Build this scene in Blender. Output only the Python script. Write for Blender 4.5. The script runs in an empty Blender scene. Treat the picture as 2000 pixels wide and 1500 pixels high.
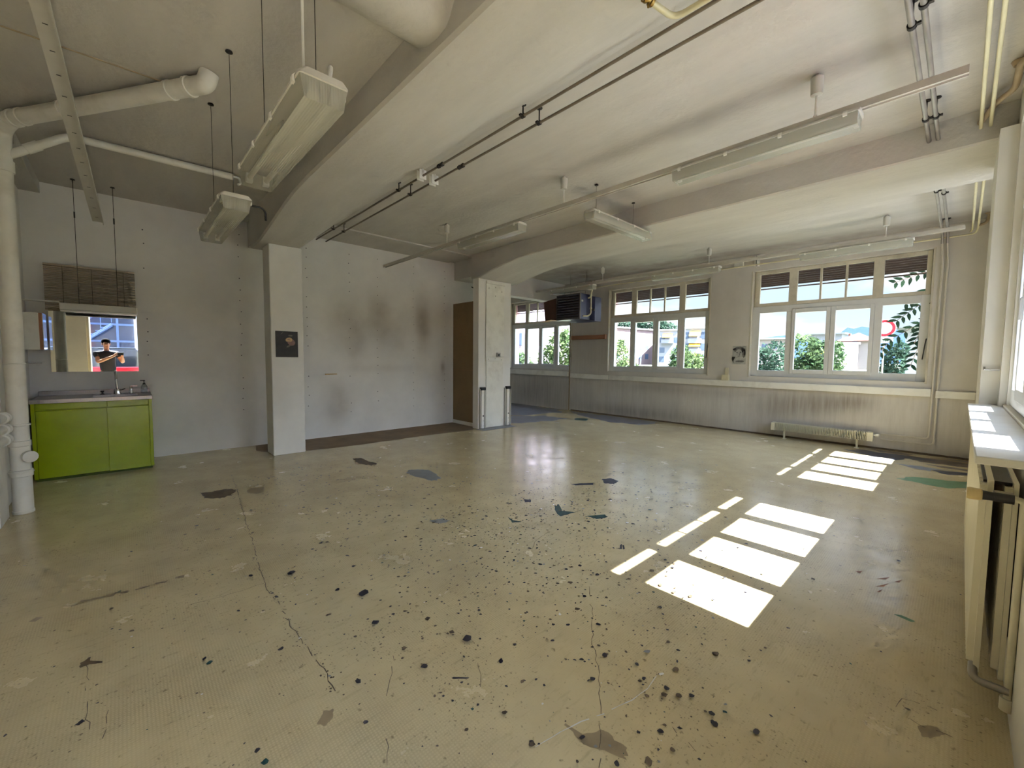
import bpy, bmesh, math, random
from mathutils import Vector, Matrix
R_ = random.Random(7)
S = bpy.context.scene
COL = S.collection
PI = math.pi

# ------------------------------------------------------------------ materials
def lin(c):
    return tuple(((v/255)/12.92 if v/255 <= .04045 else ((v/255+.055)/1.055)**2.4) for v in c) + (1.0,)

def nd(nt, t, **kw):
    n = nt.nodes.new(t)
    for k, v in kw.items():
        if k.startswith('i_'):
            n.inputs[k[2:].replace('_', ' ')].default_value = v
        else:
            setattr(n, k, v)
    return n

def base_mat(name):
    m = bpy.data.materials.new(name); m.use_nodes = True
    nt = m.node_tree
    b = nt.nodes['Principled BSDF']
    return m, nt, b

def pm(name, col, rough=.6, metal=0., var=.10, scale=8., bump=0., spec=.4, detail=4., dirt=None, stretch=None, alpha=None):
    """painted / plain surface with soft procedural variation, optional dirt colour in blotches"""
    m, nt, b = base_mat(name)
    L = nt.links.new
    tc = nd(nt, 'ShaderNodeTexCoord')
    src = tc.outputs['Object']
    if stretch:
        mp = nd(nt, 'ShaderNodeMapping'); mp.inputs['Scale'].default_value = stretch
        L(src, mp.inputs['Vector']); src = mp.outputs['Vector']
    no = nd(nt, 'ShaderNodeTexNoise'); no.inputs['Scale'].default_value = scale; no.inputs['Detail'].default_value = detail
    L(src, no.inputs['Vector'])
    c = lin(col)
    lo = tuple(v*(1-var) for v in c[:3])+(1,); hi = tuple(min(1, v*(1+var)) for v in c[:3])+(1,)
    rp = nd(nt, 'ShaderNodeValToRGB')
    rp.color_ramp.elements[0].position = .3; rp.color_ramp.elements[0].color = lo
    rp.color_ramp.elements[1].position = .7; rp.color_ramp.elements[1].color = hi
    L(no.outputs['Fac'], rp.inputs['Fac'])
    out = rp.outputs['Color']
    if dirt:
        dc, amt, dscale = dirt
        n2 = nd(nt, 'ShaderNodeTexNoise'); n2.inputs['Scale'].default_value = dscale; n2.inputs['Detail'].default_value = 4; n2.inputs['Roughness'].default_value = .65
        L(src, n2.inputs['Vector'])
        r2 = nd(nt, 'ShaderNodeValToRGB')
        r2.color_ramp.elements[0].position = .5; r2.color_ramp.elements[0].color = (0, 0, 0, 1)
        r2.color_ramp.elements[1].position = .75; r2.color_ramp.elements[1].color = (amt, amt, amt, 1)
        L(n2.outputs['Fac'], r2.inputs['Fac'])
        mx = nd(nt, 'ShaderNodeMixRGB'); mx.inputs['Color2'].default_value = lin(dc)
        L(r2.outputs['Color'], mx.inputs['Fac']); L(out, mx.inputs['Color1']); out = mx.outputs['Color']
    L(out, b.inputs['Base Color'])
    b.inputs['Roughness'].default_value = rough; b.inputs['Metallic'].default_value = metal
    b.inputs['Specular IOR Level'].default_value = spec
    if bump:
        bp = nd(nt, 'ShaderNodeBump'); bp.inputs['Strength'].default_value = bump; bp.inputs['Distance'].default_value = .01
        n3 = nd(nt, 'ShaderNodeTexNoise'); n3.inputs['Scale'].default_value = scale*5; n3.inputs['Detail'].default_value = 6
        L(src, n3.inputs['Vector']); L(n3.outputs['Fac'], bp.inputs['Height']); L(bp.outputs['Normal'], b.inputs['Normal'])
    return m

def mth(nt, op, a, b=None):
    n = nd(nt, 'ShaderNodeMath', operation=op)
    for i, v in enumerate((a, b)):
        if v is None: continue
        if isinstance(v, (int, float)): n.inputs[i].default_value = v
        else: nt.links.new(v, n.inputs[i])
    return n.outputs[0]

def stained_wall(name, col, ax, blobs, streak=0., bump=.15, smudge=(120, 100, 75), az=2, grain=None):
    """plaster wall; ax = which coordinate runs along it (0 or 1); blobs = stains and darker patches (u, z, su, sz, strength)"""
    m, nt, b = base_mat(name); L = nt.links.new
    tc = nd(nt, 'ShaderNodeTexCoord'); sp = nd(nt, 'ShaderNodeSeparateXYZ'); L(tc.outputs['Object'], sp.inputs[0])
    u, z = sp.outputs[ax], sp.outputs[az]
    no = nd(nt, 'ShaderNodeTexNoise'); no.inputs['Scale'].default_value = 1.3; no.inputs['Detail'].default_value = 4; no.inputs['Roughness'].default_value = .6
    if grain:
        mg = nd(nt, 'ShaderNodeMapping'); mg.inputs['Scale'].default_value = grain; L(tc.outputs['Object'], mg.inputs['Vector']); L(mg.outputs['Vector'], no.inputs['Vector'])
    else: L(tc.outputs['Object'], no.inputs['Vector'])
    c = lin(col); rp = nd(nt, 'ShaderNodeValToRGB')
    rp.color_ramp.elements[0].position = .3; rp.color_ramp.elements[0].color = tuple(v*.9 for v in c[:3])+(1,)
    rp.color_ramp.elements[1].position = .7; rp.color_ramp.elements[1].color = tuple(min(1, v*1.06) for v in c[:3])+(1,)
    L(no.outputs['Fac'], rp.inputs['Fac']); out = rp.outputs['Color']
    # masks of the stains and darker patches
    n2 = nd(nt, 'ShaderNodeTexNoise'); n2.inputs['Scale'].default_value = 3.5; n2.inputs['Detail'].default_value = 6
    L(tc.outputs['Object'], n2.inputs['Vector'])
    tot = None
    for (bu, bz, su, sz, st) in blobs:
        du = mth(nt, 'DIVIDE', mth(nt, 'SUBTRACT', u, bu), su); dz = mth(nt, 'DIVIDE', mth(nt, 'SUBTRACT', z, bz), sz)
        d = mth(nt, 'ADD', mth(nt, 'MULTIPLY', du, du), mth(nt, 'MULTIPLY', dz, dz))
        g = mth(nt, 'MULTIPLY', mth(nt, 'EXPONENT', mth(nt, 'MULTIPLY', d, -1.)), st)
        tot = g if tot is None else mth(nt, 'ADD', tot, g)
    if tot is not None:
        if streak:
            mq = nd(nt, 'ShaderNodeMapping'); mq.inputs['Scale'].default_value = (16, 16, 1.0); L(tc.outputs['Object'], mq.inputs['Vector']); L(mq.outputs['Vector'], n2.inputs['Vector']); n2.inputs['Scale'].default_value = 1.; n2.inputs['Detail'].default_value = 4; n2.inputs['Roughness'].default_value = .7
        f = mth(nt, 'MULTIPLY', tot, mth(nt, 'ADD', mth(nt, 'MULTIPLY', n2.outputs['Fac'], 1.6 if streak else 1.2), .1 if streak else .35))
        mx = nd(nt, 'ShaderNodeMixRGB'); mx.inputs['Color2'].default_value = lin(smudge)
        cl = nd(nt, 'ShaderNodeClamp'); L(f, cl.inputs[0]); L(cl.outputs[0], mx.inputs['Fac']); L(out, mx.inputs['Color1']); out = mx.outputs['Color']
    if streak:
        mp = nd(nt, 'ShaderNodeMapping'); mp.inputs['Scale'].default_value = (9, 9, .8); L(tc.outputs['Object'], mp.inputs['Vector'])
        n3 = nd(nt, 'ShaderNodeTexNoise'); n3.inputs['Scale'].default_value = 1.; n3.inputs['Detail'].default_value = 5; n3.inputs['Roughness'].default_value = .75; L(mp.outputs['Vector'], n3.inputs['Vector'])
        low = nd(nt, 'ShaderNodeMapRange'); low.inputs['From Min'].default_value = 1.05; low.inputs['From Max'].default_value = .75; L(z, low.inputs['Value'])
        r3 = nd(nt, 'ShaderNodeMapRange'); r3.inputs['From Min'].default_value = .42; r3.inputs['From Max'].default_value = .75; L(n3.outputs['Fac'], r3.inputs['Value'])
        f3 = mth(nt, 'MULTIPLY', mth(nt, 'MULTIPLY', r3.outputs[0], mth(nt, 'ADD', mth(nt, 'MULTIPLY', low.outputs[0], .85), .12)), streak)
        mx = nd(nt, 'ShaderNodeMixRGB'); mx.inputs['Color2'].default_value = lin((104, 90, 78)); L(f3, mx.inputs['Fac']); L(out, mx.inputs['Color1']); out = mx.outputs['Color']
    L(out, b.inputs['Base Color']); b.inputs['Roughness'].default_value = .75; b.inputs['Specular IOR Level'].default_value = .25
    if bump < .2: return m
    bp = nd(nt, 'ShaderNodeBump'); bp.inputs['Strength'].default_value = bump; bp.inputs['Distance'].default_value = .01
    n4 = nd(nt, 'ShaderNodeTexNoise'); n4.inputs['Scale'].default_value = 22; n4.inputs['Detail'].default_value = 3; L(tc.outputs['Object'], n4.inputs['Vector'])
    L(n4.outputs['Fac'], bp.inputs['Height']); L(bp.outputs['Normal'], b.inputs['Normal'])
    return m

def floor_mat():
    m, nt, b = base_mat('worn_yellow_floor_coating'); L = nt.links.new
    tc = nd(nt, 'ShaderNodeTexCoord'); P = tc.outputs['Object']
    def noise(scale, detail=6, rough=.6, vec=P, w=None):
        n = nd(nt, 'ShaderNodeTexNoise'); n.inputs['Scale'].default_value = scale; n.inputs['Detail'].default_value = detail; n.inputs['Roughness'].default_value = rough
        L(vec, n.inputs['Vector']); return n.outputs['Fac']
    def rng(v, a, c, lo=0., hi=1.):
        n = nd(nt, 'ShaderNodeMapRange'); L(v, n.inputs['Value'])
        for k, x in (('From Min', a), ('From Max', c), ('To Min', lo), ('To Max', hi)): n.inputs[k].default_value = x
        return n.outputs[0]
    def mix(f, a, c2):
        n = nd(nt, 'ShaderNodeMixRGB'); L(f, n.inputs['Fac'])
        if isinstance(a, tuple): n.inputs['Color1'].default_value = a
        else: L(a, n.inputs['Color1'])
        n.inputs['Color2'].default_value = c2; return n.outputs['Color']
    c = mix(rng(noise(.7, 3, .5), .25, .75), lin((212, 197, 158)), lin((203, 187, 147)))
    c = mix(rng(noise(4, 6, .55), .4, .75, 0, .32), c, lin((166, 150, 116)))
    mp = nd(nt, 'ShaderNodeMapping'); mp.inputs['Scale'].default_value = (26, 5, 1); mp.inputs['Rotation'].default_value = (0, 0, .5); L(P, mp.inputs['Vector'])
    c = mix(rng(noise(1.8, 5, .6, mp.outputs['Vector']), .56, .78, 0, .3), c, lin((118, 105, 84)))
    c = mix(rng(noise(30, 4, .55), .64, .74, 0, .65), c, lin((96, 84, 66)))
    c = mix(mth(nt, 'MULTIPLY', rng(noise(75, 3, .5), .62, .70), rng(noise(1.6, 4), .45, .62)), c, lin((92, 82, 72)))
    # worn foreground, where the studded sheet under the coating shows through
    vo = nd(nt, 'ShaderNodeTexVoronoi'); vo.inputs['Scale'].default_value = 85; vo.inputs['Randomness'].default_value = .15; L(P, vo.inputs['Vector'])
    stud = rng(vo.outputs['Distance'], .25, .45)
    worn = rng(noise(1.1, 3), .42, .8)
    c = mix(mth(nt, 'MULTIPLY', mth(nt, 'MULTIPLY', stud, worn), .4), c, lin((120, 104, 78)))
    L(c, b.inputs['Base Color'])
    L(rng(noise(3.2, 5), .3, .7, .13, .29), b.inputs['Roughness'])
    b.inputs['Specular IOR Level'].default_value = .8
    bp = nd(nt, 'ShaderNodeBump'); bp.inputs['Strength'].default_value = .22; bp.inputs['Distance'].default_value = .006
    h = mth(nt, 'ADD', mth(nt, 'ADD', mth(nt, 'MULTIPLY', noise(9, 5), .8), mth(nt, 'MULTIPLY', noise(45, 3), .25)), mth(nt, 'MULTIPLY', mth(nt, 'MULTIPLY', stud, worn), .12))
    L(h, bp.inputs['Height']); L(bp.outputs['Normal'], b.inputs['Normal'])
    return m

def glass_mat(name, tint=(1, 1, 1, 1), refl=.07):
    m = bpy.data.materials.new(name); m.use_nodes = True; nt = m.node_tree; nt.nodes.clear(); L = nt.links.new
    o = nd(nt, 'ShaderNodeOutputMaterial'); mx = nd(nt, 'ShaderNodeMixShader')
    t = nd(nt, 'ShaderNodeBsdfTransparent'); t.inputs['Color'].default_value = tint
    g = nd(nt, 'ShaderNodeBsdfGlossy'); g.inputs['Roughness'].default_value = .02
    lw = nd(nt, 'ShaderNodeLayerWeight'); lw.inputs['Blend'].default_value = .25
    f = mth(nt, 'ADD', mth(nt, 'MULTIPLY', lw.outputs['Fresnel'], .5), refl*.3)
    L(f, mx.inputs['Fac']); L(t.outputs[0], mx.inputs[1]); L(g.outputs[0], mx.inputs[2]); L(mx.outputs[0], o.inputs['Surface'])
    return m

def diffuser_mat():
    m = bpy.data.materials.new('ribbed_clear_diffuser'); m.use_nodes = True; nt = m.node_tree; nt.nodes.clear(); L = nt.links.new
    o = nd(nt, 'ShaderNodeOutputMaterial'); mx = nd(nt, 'ShaderNodeMixShader'); mx.inputs['Fac'].default_value = .5
    t = nd(nt, 'ShaderNodeBsdfTransparent'); t.inputs['Color'].default_value = (.95, .95, .92, 1)
    b = nd(nt, 'ShaderNodeBsdfPrincipled'); b.inputs['Base Color'].default_value = lin((190, 188, 176)); b.inputs['Roughness'].default_value = .18
    tc = nd(nt, 'ShaderNodeTexCoord'); wv = nd(nt, 'ShaderNodeTexWave'); wv.inputs['Scale'].default_value = 32; wv.bands_direction = 'Y'
    L(tc.outputs['Object'], wv.inputs['Vector']); bp = nd(nt, 'ShaderNodeBump'); bp.inputs['Strength'].default_value = .5; bp.inputs['Distance'].default_value = .004
    L(wv.outputs['Fac'], bp.inputs['Height']); L(bp.outputs['Normal'], b.inputs['Normal'])
    L(t.outputs[0], mx.inputs[1]); L(b.outputs[0], mx.inputs[2]); L(mx.outputs[0], o.inputs['Surface'])
    return m

def leaf_mat(name, c1, c2):
    m = bpy.data.materials.new(name); m.use_nodes = True; nt = m.node_tree; nt.nodes.clear(); L = nt.links.new
    o = nd(nt, 'ShaderNodeOutputMaterial'); mx = nd(nt, 'ShaderNodeMixShader'); mx.inputs['Fac'].default_value = .35
    tc = nd(nt, 'ShaderNodeTexCoord'); no = nd(nt, 'ShaderNodeTexNoise'); no.inputs['Scale'].default_value = 1.8; no.inputs['Detail'].default_value = 3
    L(tc.outputs['Object'], no.inputs['Vector'])
    rp = nd(nt, 'ShaderNodeValToRGB'); rp.color_ramp.elements[0].position = .35; rp.color_ramp.elements[0].color = lin(c1)
    rp.color_ramp.elements[1].position = .65; rp.color_ramp.elements[1].color = lin(c2); L(no.outputs['Fac'], rp.inputs['Fac'])
    d = nd(nt, 'ShaderNodeBsdfDiffuse'); t = nd(nt, 'ShaderNodeBsdfTranslucent')
    L(rp.outputs['Color'], d.inputs['Color']); L(rp.outputs['Color'], t.inputs['Color'])
    L(d.outputs[0], mx.inputs[1]); L(t.outputs[0], mx.inputs[2]); L(mx.outputs[0], o.inputs['Surface'])
    return m

M = {}
M['floor'] = floor_mat()
M['ceiling'] = stained_wall('whitewashed_concrete', (190, 186, 178), 0, [(-6.2, 7.9, 1.6, .9, .75), (-4.2, 8.5, 2.5, .35, .5), (-1., 8.6, 2.5, .3, .4), (-2.0, 3.6, 1.6, .12, .3), (-.4, 3.7, .5, .15, .35), (-2.9, 4.5, .15, .5, .35), (-5.2, -.3, .8, .5, .25)], bump=.55, smudge=(112, 100, 90), az=1, grain=(.7, 2.6, 1))  # soot in the far bay; darker bands above the rail and crosswise lamp
M['wall_a'] = stained_wall('white_board_wall', (226, 223, 219), 1, [(2.80, 2.1, .22, .45, .25), (3.1, 1.8, .2, .55, .42), (3.42, 2.2, .16, .35, .22), (3.62, 2.1, .2, .5, .38), (3.95, 1.9, .25, .5, .25), (4.5, 2.05, .17, .52, .6), (2.78, .55, .22, .35, .42), (3.6, 1.2, .8, .08, .15), (4.98, 1.2, .05, .12, .5), (.3, .35, .6, .25, .12)])
M['wall_b'] = stained_wall('dirty_white_parapet_wall', (204, 199, 191), 0, [(-1.75, .66, .6, .24, .72), (-2.35, .5, .35, .3, .45), (-1.2, .75, .3, .15, .5), (-4.2, .75, 1.4, .12, .3), (-5.2, .15, 1.8, .16, .5), (-6.5, 1.6, .9, .7, .3), (-8.6, .5, 1.3, .6, .5), (-5.0, 2.9, 2.5, .4, .15), (-.1, .4, .3, .5, .22)], streak=.24, smudge=(122, 112, 102))
M['wall_c'] = stained_wall('cream_window_wall', (220, 217, 208), 1, [(5.4, 2.0, .3, .6, .15)])
M['wall_plain'] = stained_wall('plain_white_wall', (220, 217, 212), 0, [])
M['beam'] = M['ceiling']
M['column'] = stained_wall('white_column_paint', (228, 225, 220), 1, [(1.6, .9, .2, .5, .15)])
M['pink_plaster'] = pm('pink_outside_plaster', (206, 160, 158), .9, var=.08)
M['white_paint'] = pm('white_gloss_paint', (226, 223, 214), .42, var=.05, scale=5, dirt=((160, 150, 132), .4, 3.))
M['cream_paint'] = pm('cream_gloss_paint', (208, 200, 170), .42, var=.06, scale=5, dirt=((150, 135, 108), .4, 3.))
M['pvc'] = pm('white_window_plastic', (208, 208, 206), .35, var=.03)
M['window_paint'] = pm('grey_beige_window_paint', (200, 193, 175), .5, var=.07, dirt=((120, 108, 90), .5, 4.))
M['grey_wall'] = pm('pale_grey_render', (124, 126, 134), .9, var=.05, scale=.3)
M['shutter'] = pm('brown_shutter_slats', (84, 66, 58), .6, var=.12)
M['glass'] = glass_mat('window_glass')
M['green'] = pm('lime_green_lacquer', (146, 162, 8), .22, var=.05, spec=.4)
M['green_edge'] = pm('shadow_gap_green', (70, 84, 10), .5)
M['steel'] = pm('brushed_steel', (150, 145, 142), .32, metal=1., var=.1, scale=20, stretch=(1, 12, 1))
M['chrome'] = pm('chrome', (210, 210, 212), .1, metal=1., var=.02)
M['mirror'] = pm('silvered_mirror', (236, 238, 238), .0, metal=1., var=.0)
M['slat'] = pm('grey_beige_blind_slats', (182, 168, 148), .45, var=.08)
M['galv'] = pm('galvanised_steel', (160, 155, 146), .4, metal=.75, var=.12, scale=14)
M['dark_pipe'] = pm('weathered_dark_pipe', (116, 106, 92), .5, metal=.25, var=.15)
M['grey_pipe'] = pm('zinc_grey_pipe', (158, 152, 146), .38, metal=.6, var=.12)
M['yellow_pipe'] = pm('cream_yellow_pipe', (208, 200, 164), .4, var=.06)
M['wall_pipe'] = pm('wall_coloured_pipe_paint', (206, 200, 186), .5, var=.06)
M['brown_pipe'] = pm('rusty_beige_pipe', (158, 140, 112), .5, var=.15)
M['black'] = pm('black_plastic', (26, 25, 26), .45, var=.1)
M['dark'] = pm('dark_iron', (50, 46, 44), .5, metal=.4)
M['lamp_grey'] = pm('pale_grey_lamp_housing', (196, 193, 184), .4, var=.05)
M['rail_paint'] = pm('pale_grey_rail_paint', (186, 181, 170), .45, var=.08)
M['lamp_white'] = pm('white_ceramic', (226, 224, 216), .3, var=.03)
M['diffuser'] = diffuser_mat()
M['hardboard'] = pm('brown_hardboard', (132, 110, 80), .75, var=.06, scale=3, dirt=((110, 84, 54), .4, 2.))
M['wood'] = pm('reddish_wood', (150, 104, 74), .55, var=.15, scale=5, stretch=(1, 10, 10))
M['pale_wood'] = pm('pale_wood', (206, 172, 112), .55, var=.1)
M['blue_metal'] = pm('navy_blue_enamel', (46, 48, 84), .4, var=.1, spec=.5)
M['louvre'] = pm('dark_louvre_metal', (84, 80, 80), .4, var=.1)
M['brown_board'] = pm('dark_brown_board', (74, 46, 38), .55, var=.1)
M['cardboard'] = pm('cardboard', (206, 172, 132), .8, var=.05)
M['brass'] = pm('brass', (150, 122, 66), .35, metal=.9, var=.15)
M['rad_cream'] = pm('cream_radiator_enamel', (214, 208, 186), .35, var=.04)
M['valve_beige'] = pm('aged_beige_plastic', (198, 178, 130), .4, var=.08)
M['sill'] = pm('white_painted_sill', (222, 220, 212), .4, var=.04, dirt=((190, 182, 168), .3, 5.))
M['soap'] = glass_mat('clear_soap_bottle', (.82, .86, .88, 1), .3)
# floor marks
M['fk_dark'] = pm('dark_blue_black_paint', (52, 50, 58), .4, var=.25)
M['fk_brown'] = pm('brown_black_grime', (98, 84, 68), .5, var=.25)
M['fk_grey'] = pm('grey_blue_paint', (130, 134, 136), .4, var=.1)
M['fk_light'] = pm('pale_paint', (206, 206, 204), .4, var=.08)
M['fk_teal'] = pm('dark_teal_paint', (36, 72, 70), .4, var=.2)
M['fk_navy'] = pm('navy_paint', (50, 52, 66), .4, var=.15)
M['fk_red'] = pm('brick_red_paint', (160, 112, 88), .5, var=.2)
M['fk_green'] = pm('sea_green_paint', (96, 140, 98), .4, var=.12)
M['fk_bare'] = pm('bare_brown_screed', (128, 108, 84), .7, var=.15, scale=3, dirt=((92, 74, 58), .5, 4.))
M['fk_slate'] = pm('slate_grey_coating', (116, 116, 122), .35, var=.2, scale=3)
M['fk_smear'] = pm('brown_smear', (150, 134, 106), .5, var=.2)

# ------------------------------------------------------------------ mesh builder
class MB:
    def __init__(s): s.v = []; s.f = []; s.mi = []; s.mats = []; s.cur = 0
    def mat(s, m):
        if m not in s.mats: s.mats.append(m)
        s.cur = s.mats.index(m); return s
    def add(s, vs, fs):
        o = len(s.v); s.v += [tuple(v) for v in vs]
        for f in fs: s.f.append(tuple(i+o for i in f)); s.mi.append(s.cur)
        return s
    def box(s, x0, x1, y0, y1, z0, z1):
        x0, x1 = min(x0, x1), max(x0, x1); y0, y1 = min(y0, y1), max(y0, y1); z0, z1 = min(z0, z1), max(z0, z1)
        v = [(x, y, z) for z in (z0, z1) for y in (y0, y1) for x in (x0, x1)]
        return s.add(v, [(0, 2, 3, 1), (4, 5, 7, 6), (0, 1, 5, 4), (2, 6, 7, 3), (0, 4, 6, 2), (1, 3, 7, 5)])
    def obox(s, c, ax, ay, az):
        c = Vector(c); ax, ay, az = Vector(ax), Vector(ay), Vector(az)
        v = [c+i*ax+j*ay+k*az for k in (-1, 1) for j in (-1, 1) for i in (-1, 1)]
        return s.add(v, [(0, 2, 3, 1), (4, 5, 7, 6), (0, 1, 5, 4), (2, 6, 7, 3), (0, 4, 6, 2), (1, 3, 7, 5)])
    def prism(s, poly, axis, a, b):
        """poly: 2-D outline (in the two other axes, in order), extruded along axis from a to b"""
        def mk(p, t):
            q = list(p); q.insert(axis, t); return tuple(q)
        n = len(poly)
        v = [mk(p, a) for p in poly]+[mk(p, b) for p in poly]
        f = [tuple(range(n))[::-1], tuple(range(n, 2*n))]+[(i, (i+1) % n, (i+1) % n+n, i+n) for i in range(n)]
        return s.add(v, f)
    def loft(s, rings, cap=True, closed=True):
        n = len(rings[0]); v = [p for r in rings for p in r]; f = []
        for k in range(len(rings)-1):
            for i in range(n if closed else n-1):
                j = (i+1) % n; f.append((k*n+i, k*n+j, (k+1)*n+j, (k+1)*n+i))
        if cap: f.append(tuple(range(n))[::-1]); f.append(tuple((len(rings)-1)*n+i for i in range(n)))
        return s.add(v, f)
    def tube(s, pts, r, n=12, bend=0.0, cap=True):
        P = [Vector(p) for p in pts]
        if bend:
            Q = [P[0]]
            for i in range(1, len(P)-1):
                a, b, c = P[i-1], P[i], P[i+1]; d1 = (a-b); d2 = (c-b)
                k = min(bend, d1.length*.48, d2.length*.48); d1.normalize(); d2.normalize()
                p0, p2 = b+d1*k, b+d2*k
                for t in range(7):
                    t /= 6; Q.append(p0*(1-t)**2+b*2*t*(1-t)+p2*t*t)
            Q.append(P[-1]); P = Q
        rr = r if isinstance(r, (list, tuple)) else [r]*len(P)
        T = [(P[min(i+1, len(P)-1)]-P[max(i-1, 0)]).normalized() for i in range(len(P))]
        up = Vector((0, 0, 1)) if abs(T[0].z) < .9 else Vector((1, 0, 0))
        u = T[0].cross(up).normalized(); rings = []
        for i, p in enumerate(P):
            u = (u-T[i]*u.dot(T[i])).normalized(); w = T[i].cross(u)
            rings.append([p+(u*math.cos(2*PI*k/n)+w*math.sin(2*PI*k/n))*rr[i] for k in range(n)])
        return s.loft(rings, cap)
    def lathe(s, c, prof, n=20, axis=(0, 0, 1)):
        """prof: (radius, height) pairs along axis from c"""
        c = Vector(c); w = Vector(axis).normalized(); up = Vector((0, 0, 1)) if abs(w.z) < .9 else Vector((1, 0, 0))
        u = w.cross(up).normalized(); v = w.cross(u)
        return s.loft([[c+w*h+(u*math.cos(2*PI*k/n)+v*math.sin(2*PI*k/n))*max(r, .0003) for k in range(n)] for r, h in prof])
    def ball(s, c, r, n=12, m=8):
        rx, ry, rz = r if isinstance(r, (tuple, list)) else (r, r, r)
        return s.loft([[(c[0]+rx*math.sin(PI*j/m)*math.cos(2*PI*k/n), c[1]+ry*math.sin(PI*j/m)*math.sin(2*PI*k/n), c[2]+rz*math.cos(PI*j/m)) for k in range(n)] for j in [.03]+list(range(1, m))+[m-.03]])
    def poly(s, pts): return s.add(pts, [tuple(range(len(pts)))])

def link(o, parent=None):
    COL.objects.link(o)
    if parent is not None: o.parent = parent
    return o

def build(name, mb, mat, parent=None, bevel=0, smooth=True, label=None, local=False):
    me = bpy.data.meshes.new(name)
    off = Vector((0, 0, 0))
    if parent is not None and not local:
        p = parent
        while p is not None: off += p.location; p = p.parent
    me.from_pydata([(v[0]-off.x, v[1]-off.y, v[2]-off.z) for v in mb.v], [], mb.f)
    mats = mb.mats or [mat]
    for m in mats: me.materials.append(M[m] if isinstance(m, str) else m)
    if mb.mats: me.polygons.foreach_set('material_index', mb.mi)
    bm = bmesh.new(); bm.from_mesh(me); bmesh.ops.recalc_face_normals(bm, faces=bm.faces); bm.to_mesh(me); bm.free()
    if smooth:
        me.polygons.foreach_set('use_smooth', [True]*len(me.polygons))
        me.set_sharp_from_angle(angle=math.radians(38))
    o = bpy.data.objects.new(name, me); link(o, parent)
    if bevel:
        b = o.modifiers.new('edge', 'BEVEL'); b.width = bevel; b.segments = 2; b.limit_method = 'ANGLE'; b.angle_limit = math.radians(40)
    if label: o['label'] = label
    return o

def tag(o, label, cat, group=None, kind=None):
    o['label'] = label; o['category'] = cat
    if group: o['group'] = group
    if kind: o['kind'] = kind
    return o

def thing(name, label, cat, loc=(0, 0, 0), rz=0, group=None, kind=None):
    o = bpy.data.objects.new(name, None); o.empty_display_size = .1; link(o)
    o.location = loc; o.rotation_euler = (0, 0, rz)
    return tag(o, label, cat, group, kind)

def dup(root, loc, rz, label=None, group=None):
    r = root.copy(); COL.objects.link(r); r.location = loc; r.rotation_euler = (0, 0, rz)
    if label: r['label'] = label
    if group: r['group'] = group
    for ch in list(root.children):
        c = ch.copy(); COL.objects.link(c); c.parent = r
        for g in list(ch.children):
            d = g.copy(); COL.objects.link(d); d.parent = c
    return r

def struct(name, mb, mat, label, cat, bevel=0, smooth=False):
    return tag(build(name, mb, mat, None, bevel, smooth), label, cat, None, 'structure')

ZC = 3.44        # ceiling
XA = -7.526      # board wall
YB = 8.955       # far window wall
XC = 0.20        # sunny window wall
# ------------------------------------------------------------------ camera
CAM = Vector((0, 0, 1.42))
yaw, pitch, roll = math.radians(47.0876), math.radians(3.5696), math.radians(-.5853)
fw = Vector((-math.sin(yaw)*math.cos(pitch), math.cos(yaw)*math.cos(pitch), -math.sin(pitch)))
r0 = Vector((math.cos(yaw), math.sin(yaw), 0)); d0 = fw.cross(r0)
rt = r0*math.cos(roll)+d0*math.sin(roll); dn = fw.cross(rt)
cam = bpy.data.cameras.new('camera'); cam.sensor_width = 36; cam.lens = 814.96*36/2000; cam.clip_start = .02; cam.clip_end = 2000
co = bpy.data.objects.new('camera', cam); link(co)
co.matrix_world = Matrix(((rt.x, -dn.x, -fw.x, CAM.x), (rt.y, -dn.y, -fw.y, CAM.y), (rt.z, -dn.z, -fw.z, CAM.z), (0, 0, 0, 1)))
S.camera = co

# ------------------------------------------------------------------ floor with its paint marks
CR = {
'c1':[[-5.832, 0.891], [-5.176, 0.832], [-4.525, 0.763], [-3.913, 0.7], [-3.588, 0.672], [-3.253, 0.626], [-3.039, 0.608], [-2.809, 0.593], [-2.62, 0.603], [-2.388, 0.596], [-2.219, 0.599], [-2.023, 0.612], [-1.859, 0.614], [-1.737, 0.609]],
'c2':[[-2.891, 0.587], [-2.891, 0.468], [-2.899, 0.33], [-2.915, 0.219]],
'c3':[[-1.514, 2.081], [-1.342, 1.879], [-1.198, 1.688], [-1.099, 1.584], [-0.996, 1.469], [-0.901, 1.342], [-0.822, 1.219], [-0.785, 1.161]],
'c4':[[-1.767, 0.895], [-1.674, 0.829], [-1.563, 0.761], [-1.448, 0.704], [-1.288, 0.622]],
'c5':[[-2.652, -0.171], [-2.33, -0.161], [-2.173, -0.144]],
'c6':[[-2.248, -0.089], [-2.089, -0.107]],
'c7':[[-0.638, 4.032], [-0.506, 4.111], [-0.37, 4.114]],
'c8':[[-0.11, 2.277], [-0.093, 2.363], [-0.04, 2.383], [0.005, 2.385]],
'c9':[[-0.07, 2.248], [-0.04, 2.23], [0.002, 2.251], [0.05, 2.262], [0.103, 2.284]],
'c11':[[-2.104, 2.182], [-2.192, 2.314], [-2.229, 2.504]],
'c12':[[-0.693, 1.502], [-0.624, 1.482], [-0.533, 1.465]],
'c13':[[-1.466, 1.153], [-1.366, 1.103], [-1.32, 1.06]]}
SM = {'c10':[[-3.286, -0.401], [-3.338, -0.342], [-3.363, -0.225], [-3.332, -0.053], [-3.328, 0.236]]}
WH = {'w1':[[-0.86, 1.706], [-0.85, 1.609], [-0.862, 1.505], [-0.893, 1.401]], 'w2':[[-0.902, 1.362], [-0.941, 1.263], [-0.966, 1.169], [-0.988, 1.052]]}
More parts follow.
